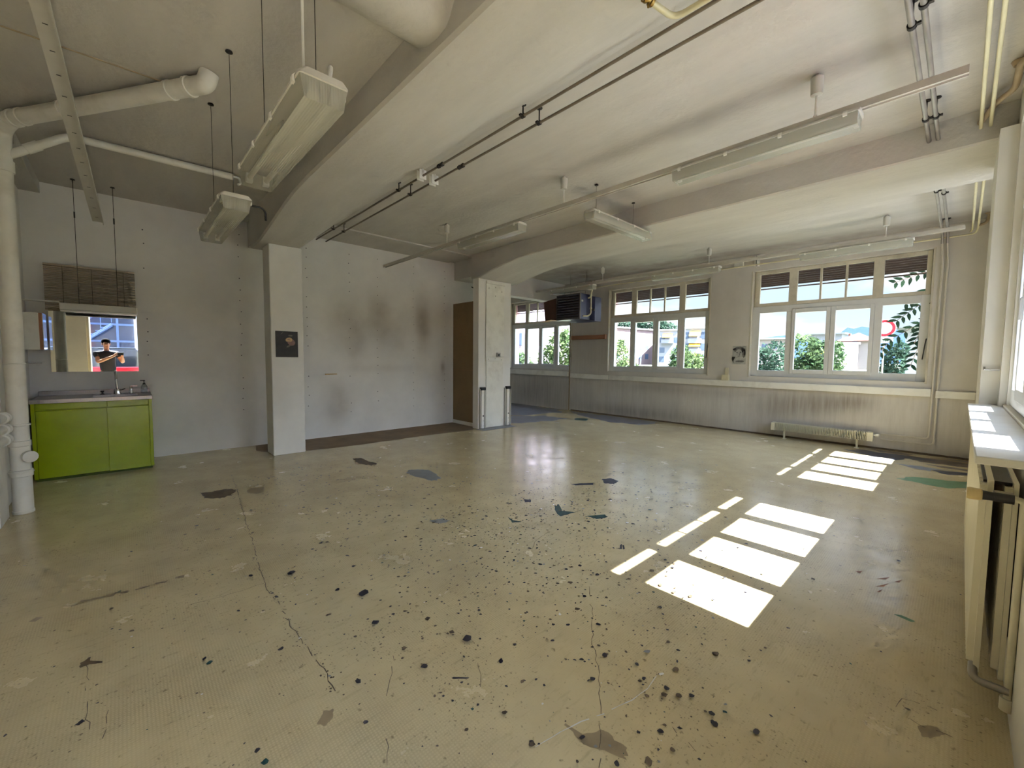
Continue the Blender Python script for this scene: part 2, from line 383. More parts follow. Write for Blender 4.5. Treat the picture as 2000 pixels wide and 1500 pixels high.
PO = {
'brown dk1':[[-5.724, 2.286], [-5.673, 2.392], [-5.41, 2.387], [-5.228, 2.429], [-5.182, 2.32], [-5.366, 2.227]],
'brown dk2':[[-5.267, 0.534], [-5.24, 0.628], [-5.255, 0.741], [-5.156, 0.828], [-4.978, 0.744], [-4.926, 0.65], [-5.052, 0.542]],
'grey gr1':[[-4.635, 2.538], [-4.616, 2.707], [-4.408, 2.765], [-4.066, 2.69], [-4.057, 2.545], [-4.287, 2.514], [-4.462, 2.477]],
'smear lt1':[[-5.065, 0.893], [-5.12, 0.962], [-5.041, 1.054], [-4.906, 1.037], [-4.855, 0.945], [-4.933, 0.88]],
'grey gr2':[[-3.093, 1.901], [-3.046, 2.015], [-2.953, 2.033], [-2.964, 1.935], [-3.022, 1.895]],
'teal tl1':[[-2.614, 2.993], [-2.59, 3.053], [-2.471, 2.951], [-2.379, 3.006], [-2.364, 3.102], [-2.362, 2.911], [-2.403, 2.836]],
'teal tl2':[[-2.242, 3.019], [-2.152, 3.168], [-2.093, 3.142], [-2.134, 3.024]],
'teal tl3':[[-2.687, 2.468], [-2.605, 2.454], [-2.531, 2.485], [-2.571, 2.407]],
'navy nv1':[[-2.826, 4.089], [-2.77, 4.218], [-2.644, 4.174], [-2.623, 4.048], [-2.711, 3.975]],
'navy nv2':[[-2.95, 3.671], [-2.8, 3.903], [-2.763, 3.827], [-2.875, 3.67]],
'navy nv3':[[-2.935, 2.904], [-2.873, 2.951], [-2.826, 2.892], [-2.863, 2.85]],
'dark bk1':[[-1.709, 2.736], [-1.704, 2.756], [-1.658, 2.684], [-1.671, 2.67]],
'dark bk2':[[-1.697, 2.749], [-1.683, 2.752], [-1.644, 2.7], [-1.652, 2.685]],
'dark bk3':[[-1.471, 1.02], [-1.42, 1.074], [-1.413, 1.069], [-1.46, 1.017]],
'brown bw1':[[-2.684, -0.194], [-2.711, -0.162], [-2.68, -0.165], [-2.636, -0.122], [-2.614, -0.117], [-2.646, -0.164], [-2.643, -0.196]],
'dark bk4':[[-2.236, -0.188], [-2.256, -0.168], [-2.238, -0.157], [-2.227, -0.174]],
'smear sm1':[[-1.623, 0.495], [-1.664, 0.537], [-1.649, 0.572], [-1.609, 0.553], [-1.588, 0.516]],
'smear sm2':[[-0.988, 1.211], [-0.9, 1.225], [-0.86, 1.301], [-0.767, 1.295], [-0.734, 1.258], [-0.811, 1.231], [-0.88, 1.185]],
'smear sm3':[[-0.043, 2.226], [0.001, 2.275], [0.03, 2.248], [-0.003, 2.189], [-0.03, 2.175]],
'red rd1':[[-.31, 3.56], [-.25, 3.66], [-.262, 3.60]],
'red rd2':[[-.30, 3.43], [-.245, 3.55], [-.262, 3.47]],
'red rd3':[[-.42, 3.59], [-.385, 3.63], [-.392, 3.57]],
'red rd4':[[-.285, 3.36], [-.262, 3.43], [-.27, 3.37]],
'red rd5':[[-.225, 3.60], [-.19, 3.68], [-.20, 3.61]],
'green gn1':[[-0.475, 6.87], [-0.308, 7.13], [-0.089, 7.201], [0.142, 7.308], [0.129, 6.953], [-0.079, 6.757], [-0.246, 6.784]],
'green gn2':[[-0.188, 3.127], [-0.158, 3.153], [-0.1, 3.136], [-0.114, 3.107]],
'navy db1':[[-1.244, 8.467], [-1.033, 8.571], [-0.792, 8.632], [-0.504, 8.704], [-0.47, 8.395], [-0.605, 8.166], [-0.804, 8.175], [-0.996, 8.284]],
'brown db2':[[-0.475, 8.687], [-0.255, 8.695], [-0.071, 8.72], [0.154, 8.667], [0.146, 8.322], [-0.064, 8.284], [-0.264, 8.266], [-0.427, 8.351]],
'brown db4':[[-.95, 8.86], [-.7, 8.87], [-.4, 8.86], [-.5, 8.72], [-.8, 8.70]],
'dark db5':[[-.62, 8.55], [-.35, 8.62], [-.12, 8.55], [-.3, 8.42], [-.5, 8.40]],
'brown db6':[[-.15, 8.88], [.15, 8.88], [.16, 8.74], [-.05, 8.75]],
'brown db7':[[-.3, 8.15], [0, 8.2], [.15, 8.14], [.14, 8.05], [-.1, 8.04]],
'dark db8':[[-1.15, 8.62], [-.98, 8.70], [-.85, 8.62], [-.95, 8.52]],
'navy db3':[[-0.245, 7.788], [-0.08, 7.825], [0.136, 7.926], [0.135, 7.746], [-0.052, 7.582]],
'grey gy1':[[-0.555, 7.883], [-0.3, 7.925], [-0.104, 7.892], [-0.216, 7.667], [-0.415, 7.73]],
'bare st1':[[-7.52, 1.98], [-7.52, 5.3], [-6.9, 5.3], [-6.46, 4.98], [-6.55, 4.0], [-6.52, 2.7], [-6.6, 1.94]],
'bare st0':[[-7.52, 1.482], [-7.52, 1.98], [-6.9, 1.98], [-6.9, 1.478], [-7.1, 1.40]],
'slate cp1':[[-7.47, 6.956], [-6.994, 7.551], [-6.252, 7.639], [-6.304, 7.066], [-6.533, 6.086], [-7.4, 6.1]],
'slate cp2':[[-10.2, 7.2], [-10.2, 8.9], [-7.6, 8.93], [-7.1, 8.2], [-7.4, 6.9]],
'slate dw1':[[-7.159, 8.784], [-6.08, 8.85], [-4.643, 8.87], [-4.552, 8.184], [-5.355, 7.994], [-6.431, 8.254]],
'teal dw2':[[-6.245, 7.918], [-5.944, 8.022], [-5.783, 7.709], [-6.056, 7.623]]}
fb = MB().mat('floor').box(-10.6, .62, -2.6, 9.32, -.12, 0)
hz = [0.0004]
def lift(): hz[0] += 0.0000025; return hz[0]
def ragged(pts, jag=.12, sub=4):
    out = []; n = len(pts)
    c = [sum(p[0] for p in pts)/n, sum(p[1] for p in pts)/n]
    for i in range(n):
        a, b = pts[i], pts[(i+1) % n]
        for t in range(sub):
            t /= sub; x = a[0]+(b[0]-a[0])*t; y = a[1]+(b[1]-a[1])*t
            k = 1+R_.uniform(-jag, jag)
            out.append((c[0]+(x-c[0])*k, c[1]+(y-c[1])*k))
    return out
KEY = dict(brown='fk_brown', grey='fk_grey', smear='fk_smear', teal='fk_teal', navy='fk_navy', dark='fk_dark', red='fk_red', green='fk_green', bare='fk_bare', slate='fk_slate')
for k, p in PO.items():
    kk = k.split()[0]; fb.mat(KEY[kk]); z = lift()
    big = kk in ('bare',)
    q = ragged(p, .015 if big else .13, 3 if big else 5)
    fb.poly([(x, min(y, 8.95), z) for x, y in q])
splat_later = []
def ribbon(pts, w, mat, wob=.0, dash=0.):
    fb.mat(mat); Q = []
    for i in range(len(pts)-1):
        a, b = Vector(pts[i]), Vector(pts[i+1]); n = max(2, int((b-a).length/.035))
        for t in range(n): Q.append(a.lerp(b, t/n)+Vector((R_.uniform(-wob, wob), R_.uniform(-wob, wob))))
    Q.append(Vector(pts[-1]))
    for i in range(len(Q)-1):
        if R_.random() < dash: continue
        d = (Q[i+1]-Q[i]); nn = Vector((-d.y, d.x)).normalized(); w0 = w*R_.uniform(.5, 1.3); w1 = w*R_.uniform(.5, 1.3); z = lift()
        fb.poly([(*(Q[i]-nn*w0), z), (*(Q[i+1]-nn*w1), z), (*(Q[i+1]+nn*w1), z), (*(Q[i]+nn*w0), z)])
for k, p in CR.items(): ribbon(p, .0022 if k == 'c1' else .0014, 'fk_brown', .007, .22)
for x, y in CR['c1']:
    for _ in range(7): splat_later.append((x+R_.gauss(0, .05), y+R_.gauss(0, .022), R_.uniform(.002, .007)))
for k, p in SM.items(): ribbon(p, .016, 'fk_smear', .012, .3); ribbon(p, .004, 'fk_brown', .02, .6)
for k, p in WH.items(): ribbon(p, .0022, 'fk_light', .001, .05)
def splat(x, y, r, mat):
    n = R_.randint(7, 10); a0 = R_.random()*6; el = R_.uniform(.55, 1.); th = R_.random()*6; z = lift(); fb.mat(mat)
    pts = []
    for i in range(n):
        a = a0+2*PI*i/n; rr = r*R_.uniform(.65, 1.2); u, v = rr*math.cos(a), rr*el*math.sin(a)
        pts.append((x+u*math.cos(th)-v*math.sin(th), y+u*math.sin(th)+v*math.cos(th), z))
    fb.poly(pts)
for x, y, r in splat_later: splat(x, y, r, 'fk_brown')
CL = [(-4.9, 1.45, .8, .45, 520), (-2.75, 1.85, .9, .6, 420), (-2.45, 2.5, .55, .6, 420), (-2.3, 3.0, .5, .6, 380), (-1.65, 1.9, .5, .5, 260), (-2.15, 3.9, .5, .7, 300), (-3.6, 2.6, .9, .8, 600), (-3.2, 4.6, 1., 1., 300),
      (-1.1, 1.75, .35, .45, 90), (-.95, 2.75, .5, .6, 90), (-.8, 1.65, .25, .3, 50), (-2.05, 1.2, .4, .35, 90), (-3.0, .4, 1.2, .6, 110), (-4.0, 4.0, 1.2, 1.0, 140), (-1.0, 4.2, .7, .8, 60), (-1.8, .2, .6, .4, 40)]
for cx, cy, sx, sy, n in CL:
    for _ in range(n):
        x, y = R_.gauss(cx, sx), R_.gauss(cy, sy)
        if not (-7.3 < x < .1 and -.6 < y < 8.7): continue
        if -7.1 < x < -6.4 and 1.3 < y < 2.1: continue
        t = R_.random()
        splat(x, y, min(.017, R_.lognormvariate(-5.15, .5)), 'fk_dark' if t < .5 else 'fk_brown' if t < .86 else 'fk_teal' if t < .93 else 'fk_grey' if t < .97 else 'fk_light')
for x, y, r, m in ((-1.62, 1.22, .03, 'fk_dark'), (-.845, 1.72, .013, 'fk_light'), (-.79, 1.66, .016, 'fk_dark'), (-.78, 1.62, .014, 'fk_brown'), (-.74, 1.66, .014, 'fk_brown'), (-.70, 1.70, .012, 'fk_dark'), (-2.36, 1.0, .035, 'fk_dark'), (-2.05, .93, .022, 'fk_dark'), (-1.6, .96, .02, 'fk_dark'), (-2.5, .9, .02, 'fk_dark'), (-2.9, .75, .03, 'fk_dark')):
    splat(x, y, r, m)
struct('floor', fb, None, 'worn yellow coated floor with paint spatter, cracks and bare patches', 'floor')

# ------------------------------------------------------------------ ceiling, beams, columns
cb = MB().box(-10.6, .62, -2.6, 9.32, ZC, ZC+.2)
struct('ceiling', cb, 'ceiling', 'whitewashed concrete ceiling slab between the beams', 'ceiling')
def beam(name, stations, prof, label):
    mb = MB(); rings = []
    for x, s in stations: rings.append([(x, y, z) for y, z in prof(s)])
    mb.loft(rings); return struct(name, mb, 'beam', label, 'beam', smooth=True)
ST1 = [(.19, 3.18), (-4.5, 3.18), (-4.95, 3.165), (-5.3, 3.13), (-5.75, 3.065), (-6.2, 3.005), (-6.55, 2.957), (-7.04, 2.957)]
b1 = beam('ceiling_beam', ST1, lambda s: [(1.385, ZC+.01), (1.385, s+.02), (1.405, s), (1.90, s), (2.45, ZC), (2.45, ZC+.01)], 'haunched concrete ceiling beam above the column with the dark picture')
ST2 = [(.199, 3.175), (-5.0, 3.175), (-5.35, 3.16), (-5.7, 3.12), (-6.05, 3.06), (-6.3, 3.01), (-6.487, 2.965), (-6.70, 2.965)]
b2 = beam('ceiling_beam', ST2, lambda s: [(5.1, ZC+.01), (5.1, s+.015), (5.115, s), (6.15, s), (6.15, ZC+.01)], 'wide haunched concrete ceiling beam above the boarded column')
struct('ceiling_beam', MB().box(XA-.1, -7.03, 1.45, 1.88, 3.06, ZC+.01), 'beam', 'short beam stub between board wall and the column with the picture', 'beam')
struct('ceiling_beam', MB().box(XA-.1, -6.69, 5.27, 6.1, 3.07, ZC+.01), 'beam', 'short beam stub between board wall and the boarded column', 'beam')
tb = MB()
ring = lambda y, k: [(-2.52, y, ZC+.01), (-2.36+k, y, 3.30), (-2.27+k, y, 3.262), (-2.15, y, 3.25), (-2.06-k, y, 3.262), (-2.02-k, y, 3.30), (-1.93, y, ZC+.01)]
tb.loft([ring(1.395, 0), ring(.9, .0), ring(-2.6, .0)])
struct('ceiling_beam', tb, 'beam', 'rounded crosswise concrete beam running into the haunched beam', 'beam', smooth=True)
struct('ceiling_beam', MB().box(XA-.02, -5.95, -1.6, -.66, 3.31, ZC+.01), 'beam', 'shallow ceiling downstand over the sink corner', 'beam')
# lower slab strip along the board wall, and the joint line in the sink bay
struct('trim_1', MB().box(XA, -6.72, 2.45, 5.12, ZC-.022, ZC+.005), 'ceiling', 'lower ceiling strip along the board wall between the beams', 'ceiling strip')
struct('trim_2', MB().tube([(-4.17, -1.6, ZC-.002), (-4.14, .38, ZC-.002)], .006, 8), 'brown_pipe', 'thin brownish seam line across the ceiling of the sink bay', 'conduit')  # thin brown tube stands in for the dark ceiling seam

cm = MB().box(-6.9, -6.55, 1.507, 1.93, 0, 2.96)
struct('column_1', cm, 'column', 'white square column carrying the dark picture', 'column', bevel=.012)
c2 = MB().box(-6.66, -6.485, 5.115, 5.975, 0, 2.97)
struct('column_2', c2, 'column', 'wide white column covered with boards and two metal rails', 'column', bevel=.006)

# ------------------------------------------------------------------ walls
def wall_cells(mb, axis, u0, u1, z0, z1, holes, d0, d1, mat):
    """solid wall of boxes around rectangular holes (ua, ub, za, zb); axis 'x': runs along x with depth in y"""
    mb.mat(mat)
    us = sorted({u0, u1}|{h[0] for h in holes}|{h[1] for h in holes})
    for a, b in zip(us, us[1:]):
        hs = sorted((h[2], h[3]) for h in holes if h[0] <= a+1e-6 and h[1] >= b-1e-6)
        z = z0
        for ha, hb in hs+[(z1, None)]:
            if ha > z+1e-6:
                if axis == 'x': mb.box(a, b, d0, d1, z, ha)
                else: mb.box(d0, d1, a, b, z, ha)
            z = hb if hb is not None else z
    return mb
WX = [-2.83, -6.09, -9.73]       # far-wall windows (their left edges)
WW = 2.46
hB = [(x, x+WW, 1.115, 3.125) for x in WX]
wb = MB(); wall_cells(wb, 'x', -10.6, .62, -.1, ZC+.1, hB, YB, 9.12, 'wall_b'); wall_cells(wb, 'x', -10.6, .62, -.1, ZC+.1, hB, 9.12, 9.34, 'pink_plaster')
struct('wall_back', wb, None, 'dirty white parapet wall with three big windows', 'wall')
WYC = [4.74, 8.335]              # sunny-wall windows (their left edges seen from inside, y falling)
hC = [(y-WW, y, 1.09, 3.125) for y in WYC]+[(-.68, .40, -.1, 2.52)]
wc = MB(); wall_cells(wc, 'y', -2.6, YB, -.1, ZC+.1, hC, XC, .36, 'wall_c'); wall_cells(wc, 'y', -2.6, 9.12, -.1, ZC+.1, hC, .36, .52, 'grey_wall')
struct('wall_right', wc, None, 'cream wall with sunlit windows, piers and the open doorway', 'wall')
pr_ = MB().mat('wall_c').box(.105, XC-.001, 4.875, 5.80, 0, 3.174).box(XC-.001, .255, 4.875, 4.90, 1.1, 3.12)
pr_.box(.236, .252, 4.65, 4.875, 1.101, 3.12)
pr_.mat('dark').box(.21, .225, 4.866, 4.8755, 1.105, 3.0)
struct('pillar_1', pr_, None, 'cream pier with a dark vertical slot between the two sunlit windows', 'pier')
wa = MB().mat('wall_a').box(XA-.15, XA, -.95, 5.95, -.05, ZC+.1)
# screw heads of the boards
wa.mat('fk_dark')
for yy in (.24, 1.33, 2.28, 3.0, 3.52, 4.28, 5.02):
    for k in range(18):
        if R_.random() < .25: continue
        zz = .42+k*.165+R_.uniform(-.02, .02); y2 = yy+R_.uniform(-.012, .012)
        if zz > 3.3: continue
        wa.lathe((XA-.001, y2, zz), [(.0085, 0), (.007, .0022)], 8, (1, 0, 0))
struct('wall_left', wa, None, 'white board wall with screw dots and brownish smudges', 'wall')
struct('wall_front', MB().mat('wall_plain').box(-7.6, -5.9, -1.1, -.83, -.05, ZC+.1).box(-5.95, -5.7, -2.6, -.9, -.05, ZC+.1).box(-5.9, .62, -2.75, -2.55, -.05, ZC+.1), None, 'white wall beside the sink unit and behind the viewer', 'wall')
struct('wall_header', MB().box(XA-.28, XA, 6.1, YB, 2.935, ZC+.02), 'wall_plain', 'white downstand over the opening to the neighbouring bay', 'wall')
struct('wall_far', MB().mat('wall_plain').box(-10.7, -10.5, 5.8, YB, -.05, ZC+.1).box(-10.6, XA-.14, 5.8, 5.95, -.05, ZC+.1), None, 'shaded wall of the neighbouring bay', 'wall')
# cable duct boards below the far windows
struct('trim_3', MB().box(-6.0, -.297, YB-.055, YB, .897, 1.012), 'white_paint', 'long white cable duct under the two far windows', 'cable duct', bevel=.004)
struct('trim_4', MB().box(-.245, .155, YB-.055, YB, .885, .99), 'white_paint', 'short white cable duct in the corner beside the pipes', 'cable duct', bevel=.004)
struct('trim_5', MB().box(-7.26, -6.02, YB-.05, YB, .9, 1.015), 'white_paint', 'dirty cable duct end piece under the heater', 'cable duct', bevel=.004)
struct('trim_6', MB().box(-9.9, -7.34, YB-.07, YB, .93, 1.06), 'white_paint', 'pale ledge under the window of the neighbouring bay', 'ledge', bevel=.004)
struct('trim_7', MB().box(-7.318, -7.296, YB-.03, YB, 0, 2.6), 'brown_pipe', 'brown vertical strip where the two bays meet', 'strip', bevel=.004)
struct('trim_8', MB().mat('fk_brown').box(-7.25, .15, YB-.008, YB, 0, .03), None, 'dark joint line along the foot of the window wall', 'baseboard')

# ------------------------------------------------------------------ windows
LP = [(.125, .568, 1.235, 2.33), (.715, 1.172, 1.262, 2.297), (1.305, 1.76, 1.262, 2.297), (1.91, 2.352, 1.235, 2.33)]
UP = [(.108, .585), (.716, 1.05), (1.08, 1.406), (1.437, 1.77), (1.902, 2.39)]
def rect_frame(mb, x0, x1, z0, z1, hx0, hx1, hz0, hz1, y0, y1):
    mb.box(x0, hx0, y0, y1, z0, z1); mb.box(hx1, x1, y0, y1, z0, z1)
    mb.box(hx0, hx1, y0, y1, z0, hz0); mb.box(hx0, hx1, y0, y1, hz1, z1)
def make_window(name, label, loc, rz, drop, gap=.03):
    w = thing(name, label, 'window', loc, rz, None, 'structure')
    f = MB()
    rect_frame(f, 0, WW, 1.117, 2.452, .125, 2.352, 1.235, 2.33, 0, .06)
    f.box(.568, .66, .001, .059, 1.234, 2.331); f.box(1.815, 1.91, .001, .059, 1.234, 2.331)
    build('window_frame', f, 'pvc', w, .004, local=True)
    f = MB().box(1.222, 1.25, .012, .045, 1.185, 2.375).box(.65, .668, .012, .045, 1.185, 2.375).box(1.807, 1.825, .012, .045, 1.185, 2.375); build('rebate', f, 'fk_brown', w, local=True)
    for a, b, p in ((.662, 1.2335, LP[1]), (1.2385, 1.813, LP[2])):
        s = MB(); rect_frame(s, a, b, 1.188, 2.372, p[0], p[1], p[2], p[3], -.018, .05)
        so = build('casement', s, 'pvc', w, .005, local=True)
        g = MB().box(p[0]-.01, p[1]+.01, .018, .026, p[2]-.01, p[3]+.01); build('pane', g, 'glass', so, local=True)
    for p in (LP[0], LP[3]):
        g = MB().box(p[0]-.01, p[1]+.01, .028, .036, p[2]-.01, p[3]+.01); build('pane', g, 'glass', w, local=True)
    h = MB().box(1.228, 1.252, -.026, -.018, 1.72, 1.79).tube([(1.24, -.026, 1.765), (1.24, -.05, 1.765), (1.24, -.052, 1.65)], .009, 8, .012)
    build('handle', h, 'pvc', w, local=True)
    t = MB()
    xs = [.03]+[v for p in UP for v in p]+[2.45]
    for a, b in zip(xs[::2], xs[1::2]): t.box(a, b, .004, .06, 2.456, 3.122)
    for a, b in UP: t.box(a, b, .004, .06, 2.456, 2.513); t.box(a, b, .004, .06, 3.062, 3.122)
    t.box(0, .03, .03, .06, 2.456, 3.125); t.box(2.45, WW, .03, .06, 2.456, 3.125)
    build('transom_frame', t, 'window_paint', w, .005, local=True)
    g = MB()
    for a, b in UP: g.box(a-.005, b+.005, .028, .035, 2.508, 3.067)
    build('transom_pane', g, 'glass', w, local=True)
    r = MB(); z = drop
    while z < 3.13:
        z1 = z+.038; r.prism([(.206, z), (.212, z+.004), (.212, z1-.004), (.206, z1-.0005), (.203, z1-.004), (.203, z+.004)], 0, .01, WW-.01); z = z1
    build('roller_shutter', r, 'shutter', w, local=True)
    l = MB().box(.01, WW-.01, .196, .216, drop-gap-.022, drop-gap); build('shutter_end_bar', l, 'shutter', w, local=True)
    sl = MB().box(-.01, WW+.01, -.03, .05, 1.07, 1.117); build('window_board', sl, 'window_paint', w, .004, local=True)
    lv = MB().tube([(WW+.012, -.03, 2.34), (WW-.012, -.02, 2.31)], .008, 8).tube([(WW-.02, -.03, 1.78), (WW-.03, -.04, 1.70), (WW-.05, -.035, 1.46)], .007, 8)
    build('transom_lever', lv, 'dark', w, local=True)
    jm = MB().box(-.022, 0.004, -.085, .05, 1.09, 3.14).box(WW-.004, WW+.022, -.085, .05, 1.09, 3.14) if rz == 0 else MB().box(-.002, .002, .0, .05, 1.1, 3.12)
    build('jamb_strip', jm, 'window_paint', w, .004, local=True)
    return w
make_window('window_1', 'far window nearest the corner, trees and red-roofed house outside', (WX[0], YB+.08, 0), 0, 2.85)
make_window('window_2', 'far middle window with pink apartment block and yellow awnings outside', (WX[1], YB+.08, 0), 0, 2.85)
make_window('window_3', 'window of the neighbouring bay half hidden by the boarded column', (WX[2], YB+.08, 0), 0, 2.87)
make_window('window_4', 'sunlit window above the big double radiator', (XC+.05, WYC[0], 0), -PI/2, 2.92, 0.)
make_window('window_5', 'sunlit window between the pier and the far corner', (XC+.05, WYC[1], 0), -PI/2, 2.89, 0.)
# open doorway behind the viewer (seen in the mirror)
dr = thing('door_1', 'open glazed double door behind the viewer, seen in the mirror', 'door', (XC, 0, 0), 0, None, 'structure')
f = MB()
f.box(.26, .36, -.68, -.63, 0, 2.52).box(.26, .36, .35, .40, 0, 2.52).box(.26, .36, -.63, .35, 2.47, 2.52)
build('door_frame', f, 'cream_paint', dr, .005)
def door_leaf(y, sgn):
    m = MB()
    x0, x1 = .53, 1.12; m.box(x0, x0+.09, y-.02, y+.02, .02, 2.45).box(x1-.09, x1, y-.02, y+.02, .02, 2.45).box(x0+.09, x1-.09, y-.02, y+.02, .02, .8).box(x0+.09, x1-.09, y-.02, y+.02, 2.36, 2.45)
    o = build('door_leaf', m, 'cream_paint', dr, .004); build('pane', MB().box(x0+.085, x1-.085, y-.004, y+.004, .79, 2.37), 'glass', o)
door_leaf(-.655, 1); door_leaf(.375, -1)

# ------------------------------------------------------------------ fluorescent lamps
def lamp_proto(name, label, Lx, W, H=.1):
    """along local x from 0 to Lx, hung from z=0 downwards"""
    t = thing(name, label, 'lamp')
    h = MB()
    def ring(x, w, zz): return [(x, -w/2, zz), (x, w/2, zz)]
    w2 = W/2
    prof = lambda k: [(-w2*k, -.026), (-w2*k, -.017), (-w2*k+.016, -.001), (w2*k-.016, -.001), (w2*k, -.017), (w2*k, -.026)]
    h.loft([[(x, y, z) for y, z in prof(k)] for x, k in ((0, .84), (.006, .94), (.02, 1.), (Lx-.02, 1.), (Lx-.006, .94), (Lx, .84))])
    build('housing', h, 'lamp_grey', t, local=True)
    d = MB(); wb = w2*.80
    pr = lambda k, e: [(-w2*.93*k, -.026), (-wb*k, -H+e), (-wb*k+.010, -H-.004+e), (wb*k-.010, -H-.004+e), (wb*k, -H+e), (w2*.93*k, -.026)]
    d.loft([[(x, y, z) for y, z in pr(k, e)] for x, k, e in ((.010, .99, 0.003), (.014, 1., 0), (Lx-.014, 1., 0), (Lx-.010, .99, .003))])
    build('diffuser', d, 'diffuser', t, local=True)
    for s in (-1, 1):
        build('fluorescent_tube', MB().tube([(.05, s*W*.22, -.065), (Lx-.05, s*W*.22, -.065)], .013, 10), 'lamp_white', t, local=True)
        for x in (.03, Lx-.03):
            build('tube_socket', MB().box(x-.016, x+.016, s*W*.22-.017, s*W*.22+.017, -.088, -.04), 'lamp_white', t, .003, local=True)
    for s in (-1, 1):
        for k in range(4):
            x = Lx*(.06+.88*k/3)
            build('clip', MB().prism([(s*w2*.96, -.042), (s*(w2+.006), -.04), (s*(w2+.007), -.02), (s*w2*.92, -.004), (s*w2*.9, -.012), (s*(w2+.001), -.024)], 0, x-.012, x+.012), 'lamp_white', t, local=True)
    return t
G1 = 'fluorescent lamps clipped under the lighting rails'
big = lamp_proto('fluorescent_lamp', 'twin-tube lamp on the long rail beside the grey pipes', 1.29, .165, .105)
big['group'] = G1
big.location = (-1.83, 3.66, 3.092)
dup(big, (-5.06, 3.66, 3.092), 0, 'twin-tube lamp on the long rail near the board wall', G1)
dup(big, (-1.81, 7.82, 3.09), 0, 'twin-tube lamp on the window rail above the window nearest the corner')
dup(big, (-4.29, 7.80, 3.09), 0, 'twin-tube lamp on the window rail above the middle window')
dup(big, (-6.97, 7.78, 3.09), 0, 'twin-tube lamp on the window rail above the blue heater')
crossl = dup(big, (-3.0, 3.97, 3.13), PI/2, 'lamp hung crosswise on two wires between the long rail and the wide beam', 'fluorescent lamps hung on wires')
def wires(root, spots, z0, label=None):
    for x, y in spots:
        w = MB().tube([(x, y, z0), (x, y, ZC-.004)], .0016, 6).lathe((x, y, ZC-.008), [(.022, 0), (.02, .008)], 12)
        build('suspension_wire', w, 'dark', root)
def wires_l(root, pts, L, W_):
    """wires in the lamp's own frame (local x along the lamp)"""
    for x in pts:
        w = MB().tube([(x, 0, -.01), (x, 0, ZC-.004-root.location.z)], .0016, 6).lathe((x, 0, ZC-.008-root.location.z), [(.022, 0), (.02, .008)], 12)
        build('suspension_wire', w, 'dark', root, local=True)
wires_l(crossl, (.13, .93), 1.29, .165)
sA = lamp_proto('fluorescent_lamp', 'big twin-tube lamp on wires nearest the viewer', 1.12, .185, .105)
sA['group'] = 'fluorescent lamps hung on wires'
sA.location = (-1.68, .59, 2.475); sA.rotation_euler = (0, 0, PI)
sB = dup(sA, (-3.33, .585, 2.49), PI, 'twin-tube lamp on wires in front of the haunched beam', 'fluorescent lamps hung on wires')
for s_ in (sA, sB): wires_l(s_, (.10, .90), 1.1, .18)
cd = MB().tube([(.05, -.03, -.002), (.03, -.035, .06), (.09, -.045, .075), (.10, -.06, .0)], .008, 8, .03)
build('loop_cable', cd, 'lamp_white', sA, local=True)
build('feed_cable', MB().tube([(.07, .055, -.01), (.07, .055, ZC-2.475)], .005, 8), 'lamp_white', sA, local=True)
build('loop_cable', MB().tube([(.1, -.08, -.03), (.12, -.17, -.02), (.14, -.2, -.04), (.14, -.2, -.10)], .007, 8, .02), 'black', sB, local=True)

# lighting rails
def rail(name, label, y, z, x0, x1, hang):
    t = thing(name, label, 'lighting rail', (x0, y, z), 0, 'lighting rails on rods')
    r = MB().prism([(y-.028, z+.045), (y+.028, z+.045), (y+.028, z), (y+.018, z), (y+.018, z+.012), (y-.018, z+.012), (y-.018, z), (y-.028, z)], 0, x0, x1)
    build('rail_channel', r, 'rail_paint', t)
    for x in hang:
        b = build('hanger_rod', MB().tube([(x, y, z+.045), (x, y, ZC-.1)], .007, 8).box(x-.012, x+.012, y-.014, y+.014, z+.04, z+.062), 'white_paint', t)
        build('ceiling_cup', MB().lathe((x, y, ZC-.145), [(.018, 0), (.036, .004), (.04, .12), (.026, .122), (.012, .145)], 16), 'lamp_grey', b)
    return t
rail('lighting_rail', 'long grey rail on three rods running to the board wall', 3.66, 3.095, -7.5, -.06, (-.80, -3.12, -5.42))
rail('lighting_rail', 'long grey rail on rods along the far windows', 7.79, 3.095, -7.50, -.06, (-.81, -3.2, -5.48))

# ------------------------------------------------------------------ ceiling pipes
def clamp(parent, c, axis, r, rod=True, cz=ZC):
    c = Vector(c); a = Vector(axis)
    side = Vector((a.y, -a.x, 0))
    m = MB().lathe(c-a*.014, [(r+.001, 0), (r+.007, 0), (r+.007, .028), (r+.001, .028)], 14, a)
    m.obox(c+side*(r+.012), side*.012, a*.011, Vector((0, 0, .006)))
    if rod:
        m.tube([c+Vector((0, 0, r)), (c.x, c.y, cz-.004)], .0055, 8).lathe((c.x, c.y, cz-.007), [(.026, 0), (.024, .007)], 12)
    build('pipe_clamp', m, 'dark', parent)
def pipe(name, label, pts, r, mat, clamps=(), axis=(1, 0, 0), bend=0, group=None, couplings=(), cz=ZC, rod=True):
    t = thing(name, label, 'pipe', pts[0], 0, group)
    build('pipe_run', MB().tube(pts, r, 14, bend), mat, t)
    for c in clamps: clamp(t, c, axis, r, rod, cz)
    for c in couplings:
        c = Vector(c); a = Vector(axis)
        build('coupling', MB().lathe(c-a*.045, [(r+.002, 0), (r+.01, .005), (r+.01, .03), (r+.004, .034), (r+.004, .055), (r+.01, .06), (r+.01, .085), (r+.002, .09)], 12, a), 'dark', t)
    return t
zp = 3.32
